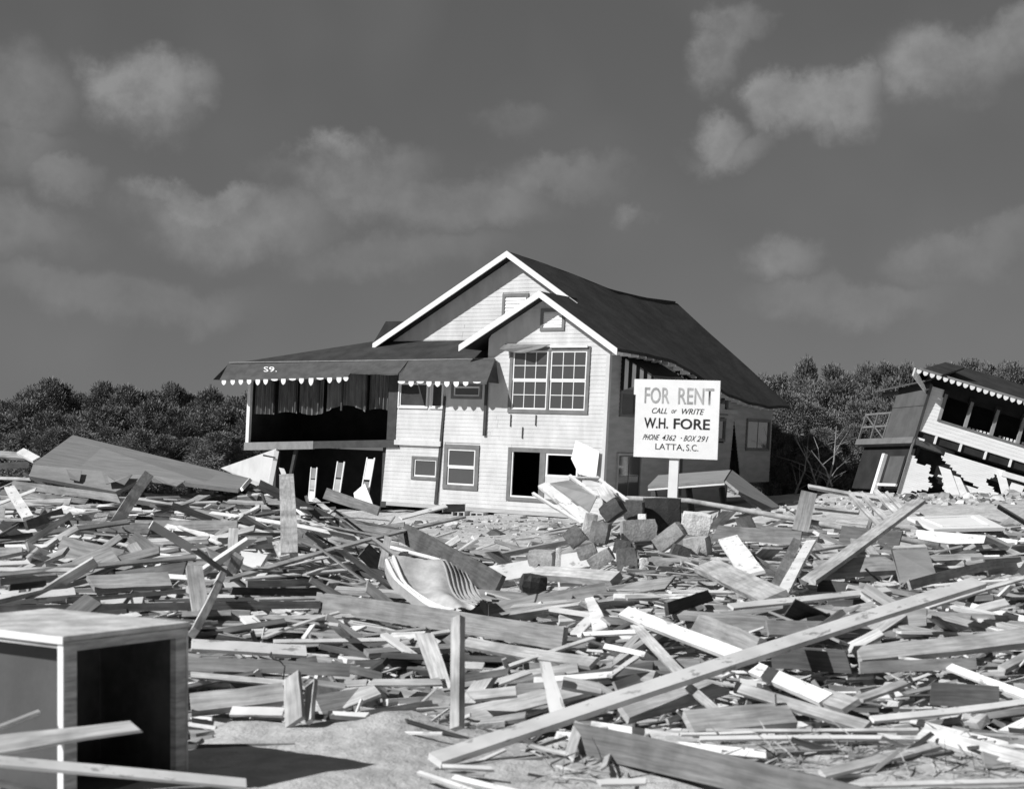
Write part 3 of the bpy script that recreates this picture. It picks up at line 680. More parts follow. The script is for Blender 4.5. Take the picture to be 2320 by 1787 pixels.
# ------------------------------------------------------------------ sign
WS, OS = frame(21, 2.3, 0., 20.2, 1435, 1034)
gz = ground(pt(1526, 1100, 20).x, 20)
sign = empty('rental_sign', (pt(1526, 1100, 20.1).x, 20.1, gz), 'white square FOR RENT sign on a white post, standing in the rubble', 'sign')
MB().box(0, 1.21, 0, .03, 0, 1.1).build('sign_board', 'signwhite', sign, W=WS)
MB().box(-.03, .0, .005, .025, .88, 1.1).build('sign_board_tab', 'signwhite', sign, W=WS)
zb = -(OS.z - gz) - .2
MB().hexa([(.5, .031, zb), (.64, .031, zb), (.64, .09, zb), (.5, .09, zb), (.53, .031, .95), (.66, .031, .95), (.66, .09, .95), (.53, .09, .95)]).build('sign_post', 'white', sign, W=WS)
fsg = lambda x, z: (x * .98, -.003, z)
for txt, a, b_, z0, z1, mt, sl_, bd in (('FOR', 435, 700, .76, .99, 'faded', 0, .012), ('RENT', 790, 1160, .76, .99, 'faded', 0, .012),
        ('CALL', 520, 685, .62, .70, 'black', .3, .004), ('or', 725, 778, .63, .68, 'black', .3, .002), ('WRITE', 825, 1060, .62, .70, 'black', .3, .004),
        ('W.H.', 440, 695, .41, .56, 'black', 0, .02), ('FORE', 752, 1130, .41, .56, 'black', 0, .02),
        ('PHONE', 440, 602, .245, .325, 'black', .35, .002), ('4362', 640, 782, .245, .325, 'black', .35, .002), ('\u00b7', 832, 846, .28, .295, 'black', 0, .002), ('BOX', 872, 988, .245, .325, 'black', .35, .002), ('291', 1008, 1110, .245, .325, 'black', .35, .002),
        ('LATTA,', 570, 872, .10, .2, 'black', 0, .0), ('S.C.', 893, 1020, .11, .2, 'black', 0, .0)):
    x0, x1 = (a - 340) / 880 * 1.235, (b_ - 340) / 880 * 1.235
    lettering(txt, WS, fsg, x0, x1, z0, z1, mt, sign, slant=sl_, bold=bd)

# ------------------------------------------------------------------ loose boards
def board_mesh(mb, L, w, t, tone, rs, M4=None, nseg=3, w2=None, jag=None, bend=None):
    w2 = w if w2 is None else w2
    by = rs.uniform(-.006, .006) * L if bend is None else bend; bz = rs.uniform(-.006, .006) * L
    i0 = len(mb.v); jag = (rs.random() < .6) if jag is None else jag
    ou, ov = rs.uniform(0, 50), rs.uniform(0, 50)
    ring = []
    for k in range(nseg + 1):
        a = k / nseg; x = (a - .5) * L; ww = (w + (w2 - w) * a) / 2; c = math.sin(math.pi * a)
        yy, zz = by * c, bz * c
        e = [0, 0, 0, 0]
        if k in (0, nseg):
            sg = -1 if k == 0 else 1; am = (min(1.3, .12 / max(w, .02)) if jag else .08) * w
            e = [sg * rs.uniform(0, am) for _ in range(4)]; e[3] = e[0] * .9; e[2] = e[1] * .9
        j = w * .03
        for q, (sy, sz) in enumerate(((-1, -1), (1, -1), (1, 1), (-1, 1))):
            p = Vector((x + e[q], yy + sy * ww + rs.uniform(-j, j), zz + sz * t / 2))
            ring.append((p, (x + ou, sy * ww + ov + (t if sz > 0 else 0))))
    for p, uv_ in ring: mb.v.append(M4 @ p if M4 else p); mb.uv.append(uv_); mb.tone.append(tone)
    for k in range(nseg):
        for q in range(4):
            a = i0 + k * 4; mb.f.append((a + q, a + (q + 1) % 4, a + 4 + (q + 1) % 4, a + 4 + q))
    mb.f += [(i0 + 3, i0 + 2, i0 + 1, i0), (i0 + nseg*4, i0 + nseg*4 + 1, i0 + nseg*4 + 2, i0 + nseg*4 + 3)]
def finish(mb, name, mat, mat4=None, parent=None):
    me = bpy.data.meshes.new(name); me.from_pydata([tuple(p) for p in mb.v], [], mb.f)
    if mb.uv:
        ul = me.uv_layers.new(name='UVMap'); li = [0] * len(me.loops); me.loops.foreach_get('vertex_index', li)
        ul.data.foreach_set('uv', [c for i in li for c in mb.uv[i]])
    if mb.tone:
        at = me.attributes.new('tone', 'FLOAT', 'POINT'); at.data.foreach_set('value', mb.tone)
    me.materials.append(M[mat]); me.update()
    o = bpy.data.objects.new(name, me); COL.objects.link(o)
    if mat4 is not None: o.matrix_world = mat4
    if parent is not None: o.parent = parent
    ORI[o.name] = Vector(o.location)
    return o
EYE = Vector((0, 0, CH))
def axes(P1, P2, mode, roll=0.):
    a = (P2 - P1).normalized(); c = (EYE - (P1 + P2) / 2).normalized(); up = Vector((0, 0, 1))
    n = {'e': c, 'f': up, 'm': c * .55 + up * .6 + Vector((-.12, 0, 0)), 'l': c * .6 + up * .25 + Vector((-.6, 0, 0))}[mode]
    n = (n - a * n.dot(a)).normalized()
    y = n.cross(a).normalized()
    if roll: n = Matrix.Rotation(roll, 3, a) @ n; y = n.cross(a).normalized()
    m4 = Matrix((a, y, n)).transposed().to_4x4(); m4.translation = (P1 + P2) / 2
    return m4, (P2 - P1).length, n, c
def board(u1, v1, u2, v2, wpx, tone, label, Y1=None, Y2=None, mode=None, name='plank', cat=None, t=None, w2=None, jag=None, lift=.04, bend=None):
    P1, P2 = hit(u1, v1, lift), hit(u2, v2, lift)
    if Y1 and Y1 < P1.y: P1 = pt(u1, v1, Y1)         # a given distance counts only where it is not buried
    if Y2 and Y2 < P2.y: P2 = pt(u2, v2, Y2)
    if not Y1 and not Y2:                           # ends that the ray carries far apart: keep the board a believable length
        lim = 5.5
        if (P2 - P1).length > lim:
            k = lim / (P2 - P1).length; Ym = (P1.y + P2.y) / 2; h_ = (P2.y - P1.y) / 2 * k
            P1 = pt(u1, v1, Ym - h_); P2 = pt(u2, v2, Ym + h_)
    mode = mode or ('m' if tone >= .5 else 'e')
    m4, L, n, c = axes(P1, P2, mode)
    Ym = (P1.y + P2.y) / 2; w = wpx * Ym / F * .92 / max(.8, n.dot(c)); w = min(w, .5)
    t = t or max(.018, min(.055, w * .3))
    rs = random.Random(int(u1 * 7 + v1 * 13 + u2)); mb = MB()
    board_mesh(mb, L, w, t, tone, rs, nseg=4, w2=(w * w2 if w2 else None), jag=jag, bend=bend)
    o = finish(mb, name, 'paint' if tone >= .7 else 'wood', m4)
    return tagit(o, label, cat or name.replace('_', ' '))
GUARD = []
def B(*a, **k):
    o = board(*a, **k)
    if a[4] >= 17: GUARD.append((a[0], a[1], a[2], a[3], a[4] * .5 + 6, (o.matrix_world.translation.y)))
    return o
LH = 'in the heap at the left edge'
# left heap
B(330, 1085, 268, 1178, 30, .42, 'chunky pale timber propped steeply against the grey roof slab', 22.5, 21.5, 'l', 'timber', t=.16)
B(22, 1105, 62, 1170, 20, .75, 'white split board leaning at the left edge, crossed by a thin white strip', 22.2, 21.5, 'm')
B(0, 1140, 76, 1111, 8, .75, 'thin white strip crossing the white split board at the left edge', 22.3, 22.6, 'm', 'strip')
B(38, 1099, 262, 1128, 17, .42, 'wide grey plank lying just under the grey roof slab', 23.5, 23.2, 'e')
B(0, 1083, 70, 1086, 8, .55, 'short pale strip left of the grey roof slab', 24.5, 24.5, 'm', 'strip')
B(0, 1030, 60, 1035, 18, .3, 'grey board end stacked left of the roof slab, uppermost', 27, 26.8, 'm')
B(0, 1055, 62, 1052, 14, .16, 'dark board end stacked left of the roof slab, second from the top', 26.5, 26.5, 'e')
B(48, 1023, 80, 1040, 18, .7, 'small white torn sheet at the upper left corner of the roof slab', 26.6, 26.2, 'm', 'sheet')
B(60, 1190, 137, 1162, 18, .12, 'dark curled board end in the left heap below the roof slab', name='board')
B(110, 1173, 228, 1157, 6, .75, 'thin white strip lying over the dark curled board', name='strip')
B(140, 1150, 188, 1161, 14, .72, 'small white sheet beside the dark curled board', name='sheet')
B(25, 1200, 205, 1219, 7, .62, 'long pale lath running under the dark curled board at the left', name='lath')
B(225, 1222, 305, 1240, 7, .6, 'pale lath continuing right of the long pale lath', name='lath')
B(25, 1240, 122, 1240, 14, .78, 'wide white board near the left edge with a thin stick across it')
B(0, 1264, 168, 1231, 7, .42, 'thin grey stick crossing the wide white boards near the left edge', name='stick')
B(85, 1255, 178, 1259, 10, .76, 'white board lying right below the thin grey stick at the left')
B(192, 1243, 270, 1259, 12, .8, 'bright white plank end with a square cut, left of the upright post')
B(0, 1277, 465, 1262, 11, .72, 'very long white plank reaching from the left edge towards the upright post')
B(0, 1290, 205, 1291, 11, .55, 'long pale plank below the very long white plank at the left edge')
B(305, 1241, 425, 1247, 8, .5, 'pale plank above the very long white plank')
B(328, 1252, 410, 1260, 5, .74, 'narrow white lath just above the very long white plank', name='lath')
B(404, 1192, 497, 1231, 7, .72, 'thin white stick sloping down to the right, left of the upright post', name='stick')
B(395, 1258, 576, 1231, 11, .52, 'pale plank rising to the right just left of the upright post')
B(482, 1162, 642, 1186, 9, .76, 'white plank running into the upright post from the left', 21.8, 20.6)
B(671, 1190, 812, 1221, 9, .76, 'white plank sloping down to the right of the upright post', 20.5, 19.6)
B(400, 1161, 431, 1162, 7, .74, 'short white board end below the tip of the roof slab')
B(650, 1083, 656, 1262, 31, .44, 'tall upright grey post standing in front of the dark porch', 20, 20, 'e', 'post', t=.12, jag=False, bend=0.)
B(640, 1066, 648, 1088, 9, .75, 'white splinter sticking up behind the upright grey post', 20.3, 20.2, 'e', 'splinter')
B(628, 1228, 645, 1262, 20, .5, 'short pale block against the foot of the upright post', 19.6, 19.6, 'm', 'block')
B(562, 1266, 592, 1270, 28, .76, 'small square white panel left of the foot of the upright post', mode='e', name='panel')
B(598, 1102, 758, 1182, 24, .1, 'dark board sloping down behind the upright post into the hollow', 23.5, 24.5, 'e')
B(738, 1117, 858, 1157, 24, .24, 'grey plank propped in the dark hollow under the porch', 27, 26.5, 'e', w2=.8)
B(731, 1172, 878, 1179, 7, .74, 'white lath at the foot of the house below the dark hollow', 27, 27, name='lath')
B(690, 1150, 738, 1157, 13, .8, 'white wedge-shaped board end in the dark hollow under the porch', 27.5, 27.4)
B(520, 1312, 1045, 1172, 15, .36, 'long grey pole-like board rising from the left heap towards the house front', 16.5, 21.5, 'm')
B(915, 1171, 1003, 1148, 11, .82, 'bright white plank pointing up at the house wall seam', 24, 24.5)
B(1003, 1151, 1052, 1150, 17, .18, 'dark broken board end before the white house wall', 24.6, 24.8, 'e')
B(878, 1222, 867, 1278, 15, .5, 'short upright pale stake behind the striped mattress', 17.2, 16.8, 'e', 'stake')
B(853, 1232, 1010, 1273, 8, .74, 'thin white lath sloping down above the striped mattress', 17.6, 17, name='lath')
B(915, 1208, 1128, 1325, 42, .1, 'wide dark board sloping down to the right beside the striped mattress', 19, 16.2, 'e', t=.05)
B(555, 1311, 780, 1291, 12, .74, 'white plank between the upright post and the long grey beam')
B(640, 1287, 745, 1262, 10, .66, 'pale frame rail left of the striped mattress', name='rail')
B(690, 1302, 800, 1270, 8, .72, 'narrow white rail leaning left of the striped mattress', name='rail')
B(560, 1323, 730, 1318, 14, .4, 'grey plank behind the leaning stick')
B(502, 1303, 440, 1430, 16, .5, 'leaning pale stick standing behind the cabinet corner', 12.8, 11.6, 'l', 'stick', t=.06)
B(-20, 1380, 726, 1369, 19, .2, 'very long dark beam lying behind the cabinet', 13.6, 14, 'e', 'beam')
B(587, 1357, 727, 1354, 8, .68, 'white lath on top of the very long dark beam', 14, 14, name='lath')
B(528, 1338, 722, 1340, 17, .1, 'dark board behind the very long dark beam', 14.8, 14.8, 'e')
B(0, 1318, 130, 1310, 17, .36, 'grey board behind the cabinet near the left edge')
B(25, 1330, 100, 1322, 14, .08, 'short black board behind the cabinet near the left edge', mode='e')
B(0, 1362, 250, 1302, 9, .42, 'long thin grey pole behind the cabinet rising to the right', name='pole')
B(150, 1360, 420, 1338, 10, .42, 'long grey lath behind the cabinet above the dark beam', name='lath')
B(215, 1322, 375, 1315, 40, .4, 'wide grey sheet lying tilted behind the cabinet', mode='m', name='sheet')
B(380, 1306, 445, 1310, 13, .8, 'bright white scrap behind the leaning stick', name='sheet')
# middle
B(601, 1443, 767, 1387, 8, .78, 'thin white stick rising to the left end of the long grey beam', name='stick')
B(722, 1364, 1278, 1447, 42, .27, 'long heavy grey beam lying aslant in the middle of the debris', 14.6, 14.2, 'e', 'beam', t=.06, jag=False)
B(620, 1453, 905, 1448, 10, .74, 'long white plank below the heavy grey beam')
B(900, 1449, 1016, 1430, 11, .72, 'white plank tip bent upwards below the heavy grey beam')
B(1038, 1400, 1036, 1648, 24, .42, 'slim upright wooden stake in the sand, centre foreground', 8.8, 8.7, 'l', 'stake', t=.05, jag=False)
B(1118, 1521, 1343, 1445, 9, .74, 'thin white lath rising right of the upright stake', name='lath')
B(435, 1461, 692, 1476, 28, .76, 'wide white painted board with dark blotches beside the cabinet', 10.4, 10.7)
B(437, 1503, 764, 1516, 32, .4, 'thick grey timber with a curled wire, right of the cabinet', 9.9, 10.1, 'e', 'timber', t=.07)
B(758, 1506, 862, 1531, 16, .13, 'dark board beyond the end of the thick grey timber', 10.2, 9.9, 'e')
B(438, 1529, 642, 1547, 14, .5, 'pale plank under the thick grey timber', 9.6, 9.5)
B(436, 1596, 642, 1571, 50, .42, 'broad grey plank sloping up to the two short upright boards', 9.2, 9.3, 'm')
B(663, 1531, 669, 1636, 40, .44, 'wide short upright board right of the cabinet', 8.9, 8.8, 'l', 'board', t=.03, w2=1.15, jag=False)
B(706, 1548, 702, 1634, 28, .44, 'tapering short upright board right of the wide one', 8.95, 8.85, 'l', 'board', t=.03, w2=.55, jag=False)
B(525, 1611, 642, 1613, 22, .78, 'white broken sheet on the sand right of the cabinet', name='sheet')
B(745, 1621, 822, 1624, 22, .76, 'white scrap panel on the sand left of the sand mound', name='panel')
B(816, 1623, 978, 1597, 22, .48, 'pale plank half buried in the sand mound', 9.1, 9.3)
B(853, 1546, 985, 1545, 17, .5, 'pale plank left of the upright stake', 9.7, 9.7)
B(790, 1549, 826, 1547, 17, .52, 'pale plank end left of the upright stake, separate short piece', 9.7, 9.7)
B(1052, 1507, 1092, 1509, 18, .62, 'short white block just right of the upright stake', 9.9, 9.9, name='block')
B(1055, 1536, 1137, 1523, 16, .4, 'short grey board right of the upright stake', 9.6, 9.7)
B(1078, 1575, 1158, 1567, 25, .55, 'stubby pale timber lit in the dark hollow right of the upright stake', 9.2, 9.2, name='timber')
B(1144, 1541, 1188, 1525, 14, .58, 'small pale board tilted right of the stubby timber', 9.5, 9.5)
B(1055, 1455, 1345, 1502, 28, .38, 'broad grey plank under the right end of the heavy beam', 11.6, 11.2, 'm')
B(1335, 1357, 1360, 1426, 18, .84, 'pointed white shard standing near the right end of the heavy beam', 13, 12.8, 'm', 'shard', w2=1.6)
B(1308, 1434, 1338, 1402, 24, .84, 'square white shard at the right end of the heavy beam', 12.8, 12.9, 'm', 'shard')
B(1320, 1437, 1445, 1431, 11, .74, 'white board lying flat right of the white shards', 12.4, 12.4)
B(1415, 1386, 1690, 1492, 30, .85, 'bright white painted board with nail marks crossing under the long diagonal plank', 11.2, 9.9, 'm', jag=False)
B(1712, 1515, 1872, 1584, 33, .85, 'second bright white painted board, lower right of the diagonal plank', 9.9, 9.4, 'm', jag=False)
B(1872, 1580, 1922, 1596, 40, .4, 'square grey board end joined to the second bright white board', 9.4, 9.3, 'm', 'board')
B(1442, 1419, 1545, 1530, 20, .5, 'grooved pale board sloping down behind the diagonal plank', 11, 9.8, 'm')
B(1556, 1552, 1632, 1618, 18, .5, 'grooved pale board end showing in front of the diagonal plank', 9, 8.5, 'm')
B(1518, 1377, 1602, 1350, 24, .06, 'black timber end pointing up right of the white shards', 13.2, 13.4, 'e', 'timber')
B(1383, 1530, 1440, 1490, 11, .72, 'small white stick in the dark hollow left of the grooved board', 9.8, 10, name='stick')
B(1240, 1520, 1262, 1606, 26, .84, 'torn white upright scrap left of the diagonal plank', 8.9, 8.8, 'm', 'scrap', w2=1.5)
B(1275, 1546, 1360, 1562, 28, .5, 'pale lumpy board beside the torn white scrap', 9, 9)
B(985, 1722, 2216, 1319, 31, .71, 'very long pale plank lying diagonally across the right foreground', 8.1, 11.4, 'm', t=.04, w2=1.3, jag=False, bend=0.)
B(2108, 1373, 2340, 1303, 12, .66, 'thin white board parallel to the upper end of the diagonal plank', 11.6, 12.4)
# right heap
B(1630, 1206, 1800, 1218, 34, .33, 'broad grey board behind the white slab in the right heap', 17.4, 17.2, 'e')
B(1649, 1219, 1708, 1300, 42, .86, 'bright white slab leaning right of the tumbled blocks', 16.6, 15.8, 'm', 'slab', t=.03, jag=False)
B(1838, 1226, 1770, 1352, 22, .8, 'narrow white board leaning to the left in the right heap', 16.2, 15.3, 'm', jag=False)
B(1806, 1224, 1752, 1340, 20, .3, 'grey board leaning beside the narrow white board', 16.4, 15.5, 'e')
B(1700, 1256, 1828, 1323, 8, .12, 'dark stick across the bright white slab', 15.7, 15.2, 'e', 'stick')
B(1832, 1118, 1812, 1204, 36, .33, 'upright grey post left of the slatted frame', 18.2, 18, 'e', 'post', t=.1)
B(2078, 1138, 1838, 1312, 28, .46, 'thick pale plank rising to the slatted frame', 17, 14.6, 'm')
B(1655, 1374, 2012, 1336, 18, .72, 'long white board lying level across the right heap', 13, 13.4, 'm')
B(1602, 1282, 1752, 1352, 52, .42, 'broad pale grey sheet lying below the bright white slab', 14.6, 13.6, 'm', 'sheet')
B(1860, 1290, 2020, 1280, 50, .4, 'broad grey sheet lying left of the grey box panel', 15, 15.2, 'm', 'sheet')
B(2060, 1325, 2270, 1275, 18, .38, 'grey board rising to the right below the fallen white door', 14.4, 15)
B(1990, 1327, 2030, 1322, 16, .8, 'small white block at the end of the level white board', 13.3, 13.3, 'm', 'block')
B(1965, 1482, 2345, 1440, 44, .42, 'wide grey plank reaching to the right edge below the diagonal plank', 10.8, 10.4, 'm')
B(1948, 1512, 2210, 1502, 26, .4, 'grey plank below the wide grey plank at the right', 10.2, 10.2, 'e')
B(2118, 1497, 2345, 1582, 18, .85, 'bright white board sloping down to the right edge', 10, 9, 'm', jag=False)
B(2040, 1490, 2120, 1502, 7, .7, 'white splinter at the tip of the bright white sloping board', 10.05, 10, name='splinter')
B(1975, 1629, 2345, 1587, 17, .84, 'long bright white board rising to the right edge', 8.7, 9.1, 'm', jag=False)
B(2110, 1570, 2260, 1580, 55, .12, 'dark grey panel under the bright white boards at the right', 9.5, 9.4, 'e', 'panel')
B(1945, 1583, 2048, 1546, 22, .52, 'stubby pale plank right of the second bright white board', 9.5, 9.7, 'm')
B(1680, 1560, 1952, 1642, 26, .42, 'grey plank lying below the second bright white board', 9.2, 8.5, 'm')
B(1600, 1655, 2080, 1653, 7, .62, 'long thin pale lath low in the right foreground', 8.5, 8.5, name='lath')
B(1585, 1673, 2088, 1672, 10, .74, 'long white lath just below the thin pale lath', 8.25, 8.25, name='lath')
B(2088, 1660, 2345, 1732, 34, .62, 'broad pale plank sloping to the lower right edge', 8.2, 7.4, 'm')
B(1880, 1749, 2105, 1690, 25, .52, 'pale plank meeting the broad pale plank at the lower right', 7.5, 8, 'm')
B(1310, 1674, 2020, 1842, 66, .17, 'massive dark beam in the right foreground with a pale cut end', 7.9, 6.6, 'e', 'beam', t=.1, jag=False)
B(1312, 1640, 1292, 1704, 20, .55, 'pale board end against the massive dark beam', 7.92, 7.85, 'e', 'board')
B(1512, 1634, 1622, 1594, 12, .46, 'short pole lying in front of the grooved board', 8.6, 8.9, name='pole')
B(1545, 1663, 1705, 1659, 6, .72, 'thin white lath above the massive dark beam', 8.4, 8.4, name='lath')
B(1430, 1612, 1610, 1560, 45, .46, 'pale sheet of boarding below the diagonal plank', 8.9, 9.4, 'm', 'sheet')
B(1560, 1640, 1790, 1620, 60, .42, 'large grey sheet lying below the bright white boards', 8.8, 8.9, 'm', 'sheet')
B(1580, 1420, 1700, 1470, 55, .3, 'grey board filling between the two bright white boards', 11.5, 10.8, 'e', 'sheet')
B(1760, 1490, 1900, 1500, 50, .12, 'dark sheet behind the second bright white board', 10.4, 10.3, 'e', 'sheet')
B(951, 1750, 1075, 1792, 8, .7, 'thin white lath at the bottom edge, left of its wider neighbour', 7.3, 6.9, name='lath')
B(1028, 1761, 1180, 1797, 13, .74, 'white board at the bottom edge in front of the diagonal plank', 7.2, 6.9)
B(1005, 1736, 1110, 1741, 9, .74, 'short white lath under the near end of the diagonal plank', 7.5, 7.45, name='lath')
B(1900, 1780, 2345, 1768, 10, .72, 'white lath along the bottom right edge', 7.1, 7.15, name='lath')
B(1370, 1772, 1450, 1770, 14, .74, 'short white board under the massive dark beam', 7.1, 7.1)
# long pole through the right heap
po = MB().tube([pt(1420, 1128, 19.4), pt(1560, 1134, 19), pt(1760, 1168, 18.4), pt(1950, 1203, 17.8), pt(2128, 1236, 17.2)], [.032, .034, .036, .037, .04], 10).build('long_pole', 'twig', origin=pt(1760, 1168, 18.4), smooth=True)
tagit(po, 'long pale pole lying across the right heap behind the sign post', 'pole')
# driftwood branch
br = MB().tube([pt(1436, 1232, 16.5), pt(1452, 1275, 16), pt(1476, 1315, 15.3), pt(1498, 1350, 14.7), pt(1522, 1378, 14), pt(1530, 1408, 13.4)], [.012, .022, .03, .035, .036, .03], 7).build('driftwood_branch', 'bark', origin=pt(1498, 1350, 14.7), smooth=True)
tagit(br, 'bent driftwood branch in front of the tumbled blocks', 'branch')
# curled wire on the thick timber
wr = MB().tube([pt(615, 1477, 9.85), pt(612, 1486, 9.8), pt(620, 1492, 9.8), pt(634, 1496, 9.8), pt(645, 1508, 9.8), pt(643, 1528, 9.75), pt(640, 1545, 9.7)], .006, 5).build('wire', 'dtrim', origin=pt(634, 1496, 9.8), smooth=True)
tagit(wr, 'thin curled dark wire hanging over the thick grey timber', 'wire')
# ------------------------------------------------------------------ larger wreckage
def thing_sheet(name, polys, mat, label, cat, th=.05, parts=None):
    o0 = Vector(sum((Vector(p) for p in polys[0][1]), Vector())) / len(polys[0][1])
    e = empty(name, o0, label, cat)
    for nm, pts, mt in polys: MB().sheet(pts, th).build(nm, mt, e)
    return e
def PX(*a): return [pt(*q) for q in a]
slab_ = thing_sheet('roof_slab', [
    ('roof_deck', PX((75, 1050, 24.5), (165, 985, 28.5), (566, 1083, 27.5), (540, 1107, 24)), 'felt'),
    ('roof_skirt', PX((75, 1052, 24.45), (338, 1077, 24.2), (262, 1113, 23.9), (66, 1078, 24.1)), 'felt')], 'felt', 'large grey slab of torn-off roof tilted on the left heap', 'roof slab', .07)
MB().sheet(PX((548, 1103, 23.95), (566, 1082, 27.4), (572, 1088, 27.4), (552, 1110, 23.9)), .04).build('edge_board', 'white', slab_)
for u, v in ((230, 1090), (310, 1104), (430, 1100), (500, 1112)):
    MB().tube(PX((u, v, 25.2), (u + 6, v + 40, 25)), .05, 6).build('rafter', 'bark', slab_)
for a_ in (((150, 1062, 24.2), (185, 1066, 24.2), (180, 1090, 24.0), (158, 1084, 24.0)), ((230, 1066, 24.1), (300, 1074, 24.1), (282, 1098, 23.9), (262, 1090, 23.9), (240, 1096, 23.9)), ((345, 1076, 24.3), (420, 1088, 24.2), (400, 1101, 24.0), (372, 1094, 24.0))):
    MB().sheet(PX(*a_), .015).build('torn_felt_flap', 'felt', slab_)
gp = thing_sheet('gable_panel', [('panel_face', PX((500, 1060, 47), (626, 1016, 46), (612, 1102, 46), (586, 1103, 46.3)), 'siding')], 'siding', 'white triangular piece of fallen wall behind the porch corner', 'wall panel', .08)
MB().sheet(PX((622, 1020, 45.9), (632, 1022, 45.9), (616, 1106, 45.9), (606, 1108, 45.9)), .05).build('edge_board', 'white', gp)
MB().sheet(PX((596, 1029, 45.85), (624, 1035, 45.85), (624, 1038, 45.85), (596, 1033, 45.85)), .02).build('dark_slot', 'dtrim', gp)
sh = thing_sheet('shed_roof', [('roof_sheet', PX((548, 1108, 25), (590, 1098, 26.5), (720, 1160, 25.5), (690, 1180, 24)), 'shingle')], 'shingle', 'dark sloping sheet of roofing behind the upright post', 'roof sheet', .05)
bx = empty('broken_box', pt(580, 1150, 24), 'small grey broken box under the tip of the roof slab', 'box')
MB().sheet(PX((532, 1150, 24), (538, 1126, 24), (585, 1122, 24), (575, 1152, 24)), .03).build('box_side', 'felt', bx); MB().sheet(PX((538, 1126, 24), (585, 1122, 24), (592, 1119, 24.4), (545, 1122, 24.4)), .02).build('box_lid', 'white', bx)
MB().sheet(PX((575, 1152, 24.02), (585, 1122, 24.02), (597, 1125, 24.6), (592, 1150, 24.6)), .02).build('box_end', 'dtrim', bx)

# cabinet in the left foreground
ca = Vector((.44, .6, 0)).normalized(); cb_ = Vector((-ca.y, ca.x, 0)); CO = Vector((-2.08, 6.6, 0.0))
def WC(p): return CO + ca * p[0] + cb_ * p[1] + Vector((0, 0, p[2]))
cab = empty('cabinet', CO, 'open wooden cabinet frame with pale top in the left foreground', 'cabinet')
def cbx(name, mat, x0, x1, y0, y1, z0, z1, parent=None):
    mb = MB().box(x0, x1, y0, y1, z0, z1); return mb.build(name, mat, parent or cab, W=WC)
CW, CD, CHh = .74, 1.15, .80
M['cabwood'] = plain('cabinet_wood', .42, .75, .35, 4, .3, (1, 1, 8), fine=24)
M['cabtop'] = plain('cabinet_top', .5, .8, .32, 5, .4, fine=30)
M['cabin'] = plain('cabinet_inside', .07, .8, .5, 2.5, .2, fine=12)
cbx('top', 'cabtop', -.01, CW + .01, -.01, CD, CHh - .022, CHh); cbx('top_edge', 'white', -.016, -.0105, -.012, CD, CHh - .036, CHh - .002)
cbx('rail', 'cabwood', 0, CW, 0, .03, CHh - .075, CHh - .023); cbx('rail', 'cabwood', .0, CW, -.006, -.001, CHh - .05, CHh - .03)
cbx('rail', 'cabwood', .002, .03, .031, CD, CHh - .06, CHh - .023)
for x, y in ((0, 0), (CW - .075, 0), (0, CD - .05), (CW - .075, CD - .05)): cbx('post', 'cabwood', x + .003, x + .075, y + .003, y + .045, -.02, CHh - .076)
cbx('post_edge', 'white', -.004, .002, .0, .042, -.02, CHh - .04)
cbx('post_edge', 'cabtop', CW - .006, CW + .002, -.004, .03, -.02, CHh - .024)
cbx('side_panel', 'sidegrey', .085, .1, .05, CD - .05, .0, CHh - .08); cbx('back_panel', 'cabin', .11, CW - .06, .62, .64, .0, CHh - .08); cbx('end_panel', 'cabin', CW - .05, CW - .03, .05, CD - .05, 0, CHh - .08)
cbx('floor_panel', 'cabin', .03, CW - .03, .05, .62, .02, .04)
B(-20, 1722, 556, 1775, 24, .8, 'white board lying in front of the cabinet feet', 6.1, 6.5, 'm', jag=False)
B(-20, 1690, 270, 1650, 50, .48, 'broken pale plank with splintered end in front of the cabinet', 6.2, 6.35, 'm', jag=True, w2=.55, t=.018)
B(-10, 1650, 88, 1612, 7, .55, 'thin stick leaning on the open left side of the cabinet', 6.4, 6.6, name='stick')

# striped mattress
mt = empty('mattress', pt(960, 1330, 12.9), 'pale striped mattress folded over behind the heavy grey beam', 'mattress')
def mat_pt(a, b_, th):
    # a across (left to right), b_ from the top edge down to the near edge
    L1 = pt(872 + 40 * b_ + 110 * b_ * b_, 1272 + 105 * b_, 13.8 - 1.2 * b_); R1 = pt(1062 + 45 * b_, 1292 + 78 * b_, 14.1 - 1.4 * b_)
    p = L1.lerp(R1, a)
    p.z += .07 * math.sin(a * 3.1) * (1 - b_) - .07 * math.sin(b_ * 3.1) + .025 * math.sin(a * 11 + b_ * 5) + .02 * math.sin(a * 5 - b_ * 9) + th
    return p
mm = MB(); nu, nv = 22, 12
mm.grid(lambda a, b_: mat_pt(a, b_, 0), nu, nv); mm.build('mattress_cover', 'cloth', mt, smooth=True)
mm = MB(); mm.grid(lambda a, b_: mat_pt(a, 0, -.1 * b_), nu, 2); mm.grid(lambda a, b_: mat_pt(0, a, -.1 * b_), nv, 2); mm.grid(lambda a, b_: mat_pt(1, a, -.1 * b_), nv, 2); mm.build('mattress_side', 'stripe', mt, smooth=True)
for a0 in (.02, .10, .66, .72, .78, .84, .90, .96):
    mm = MB().tube([mat_pt(a0 + .015 * math.sin(k), k / 10, .008) for k in range(11)], .011 if a0 > .5 else .018, 6); mm.build('ticking_stripe', 'stripe' if a0 > .5 else 'white', mt, smooth=True)

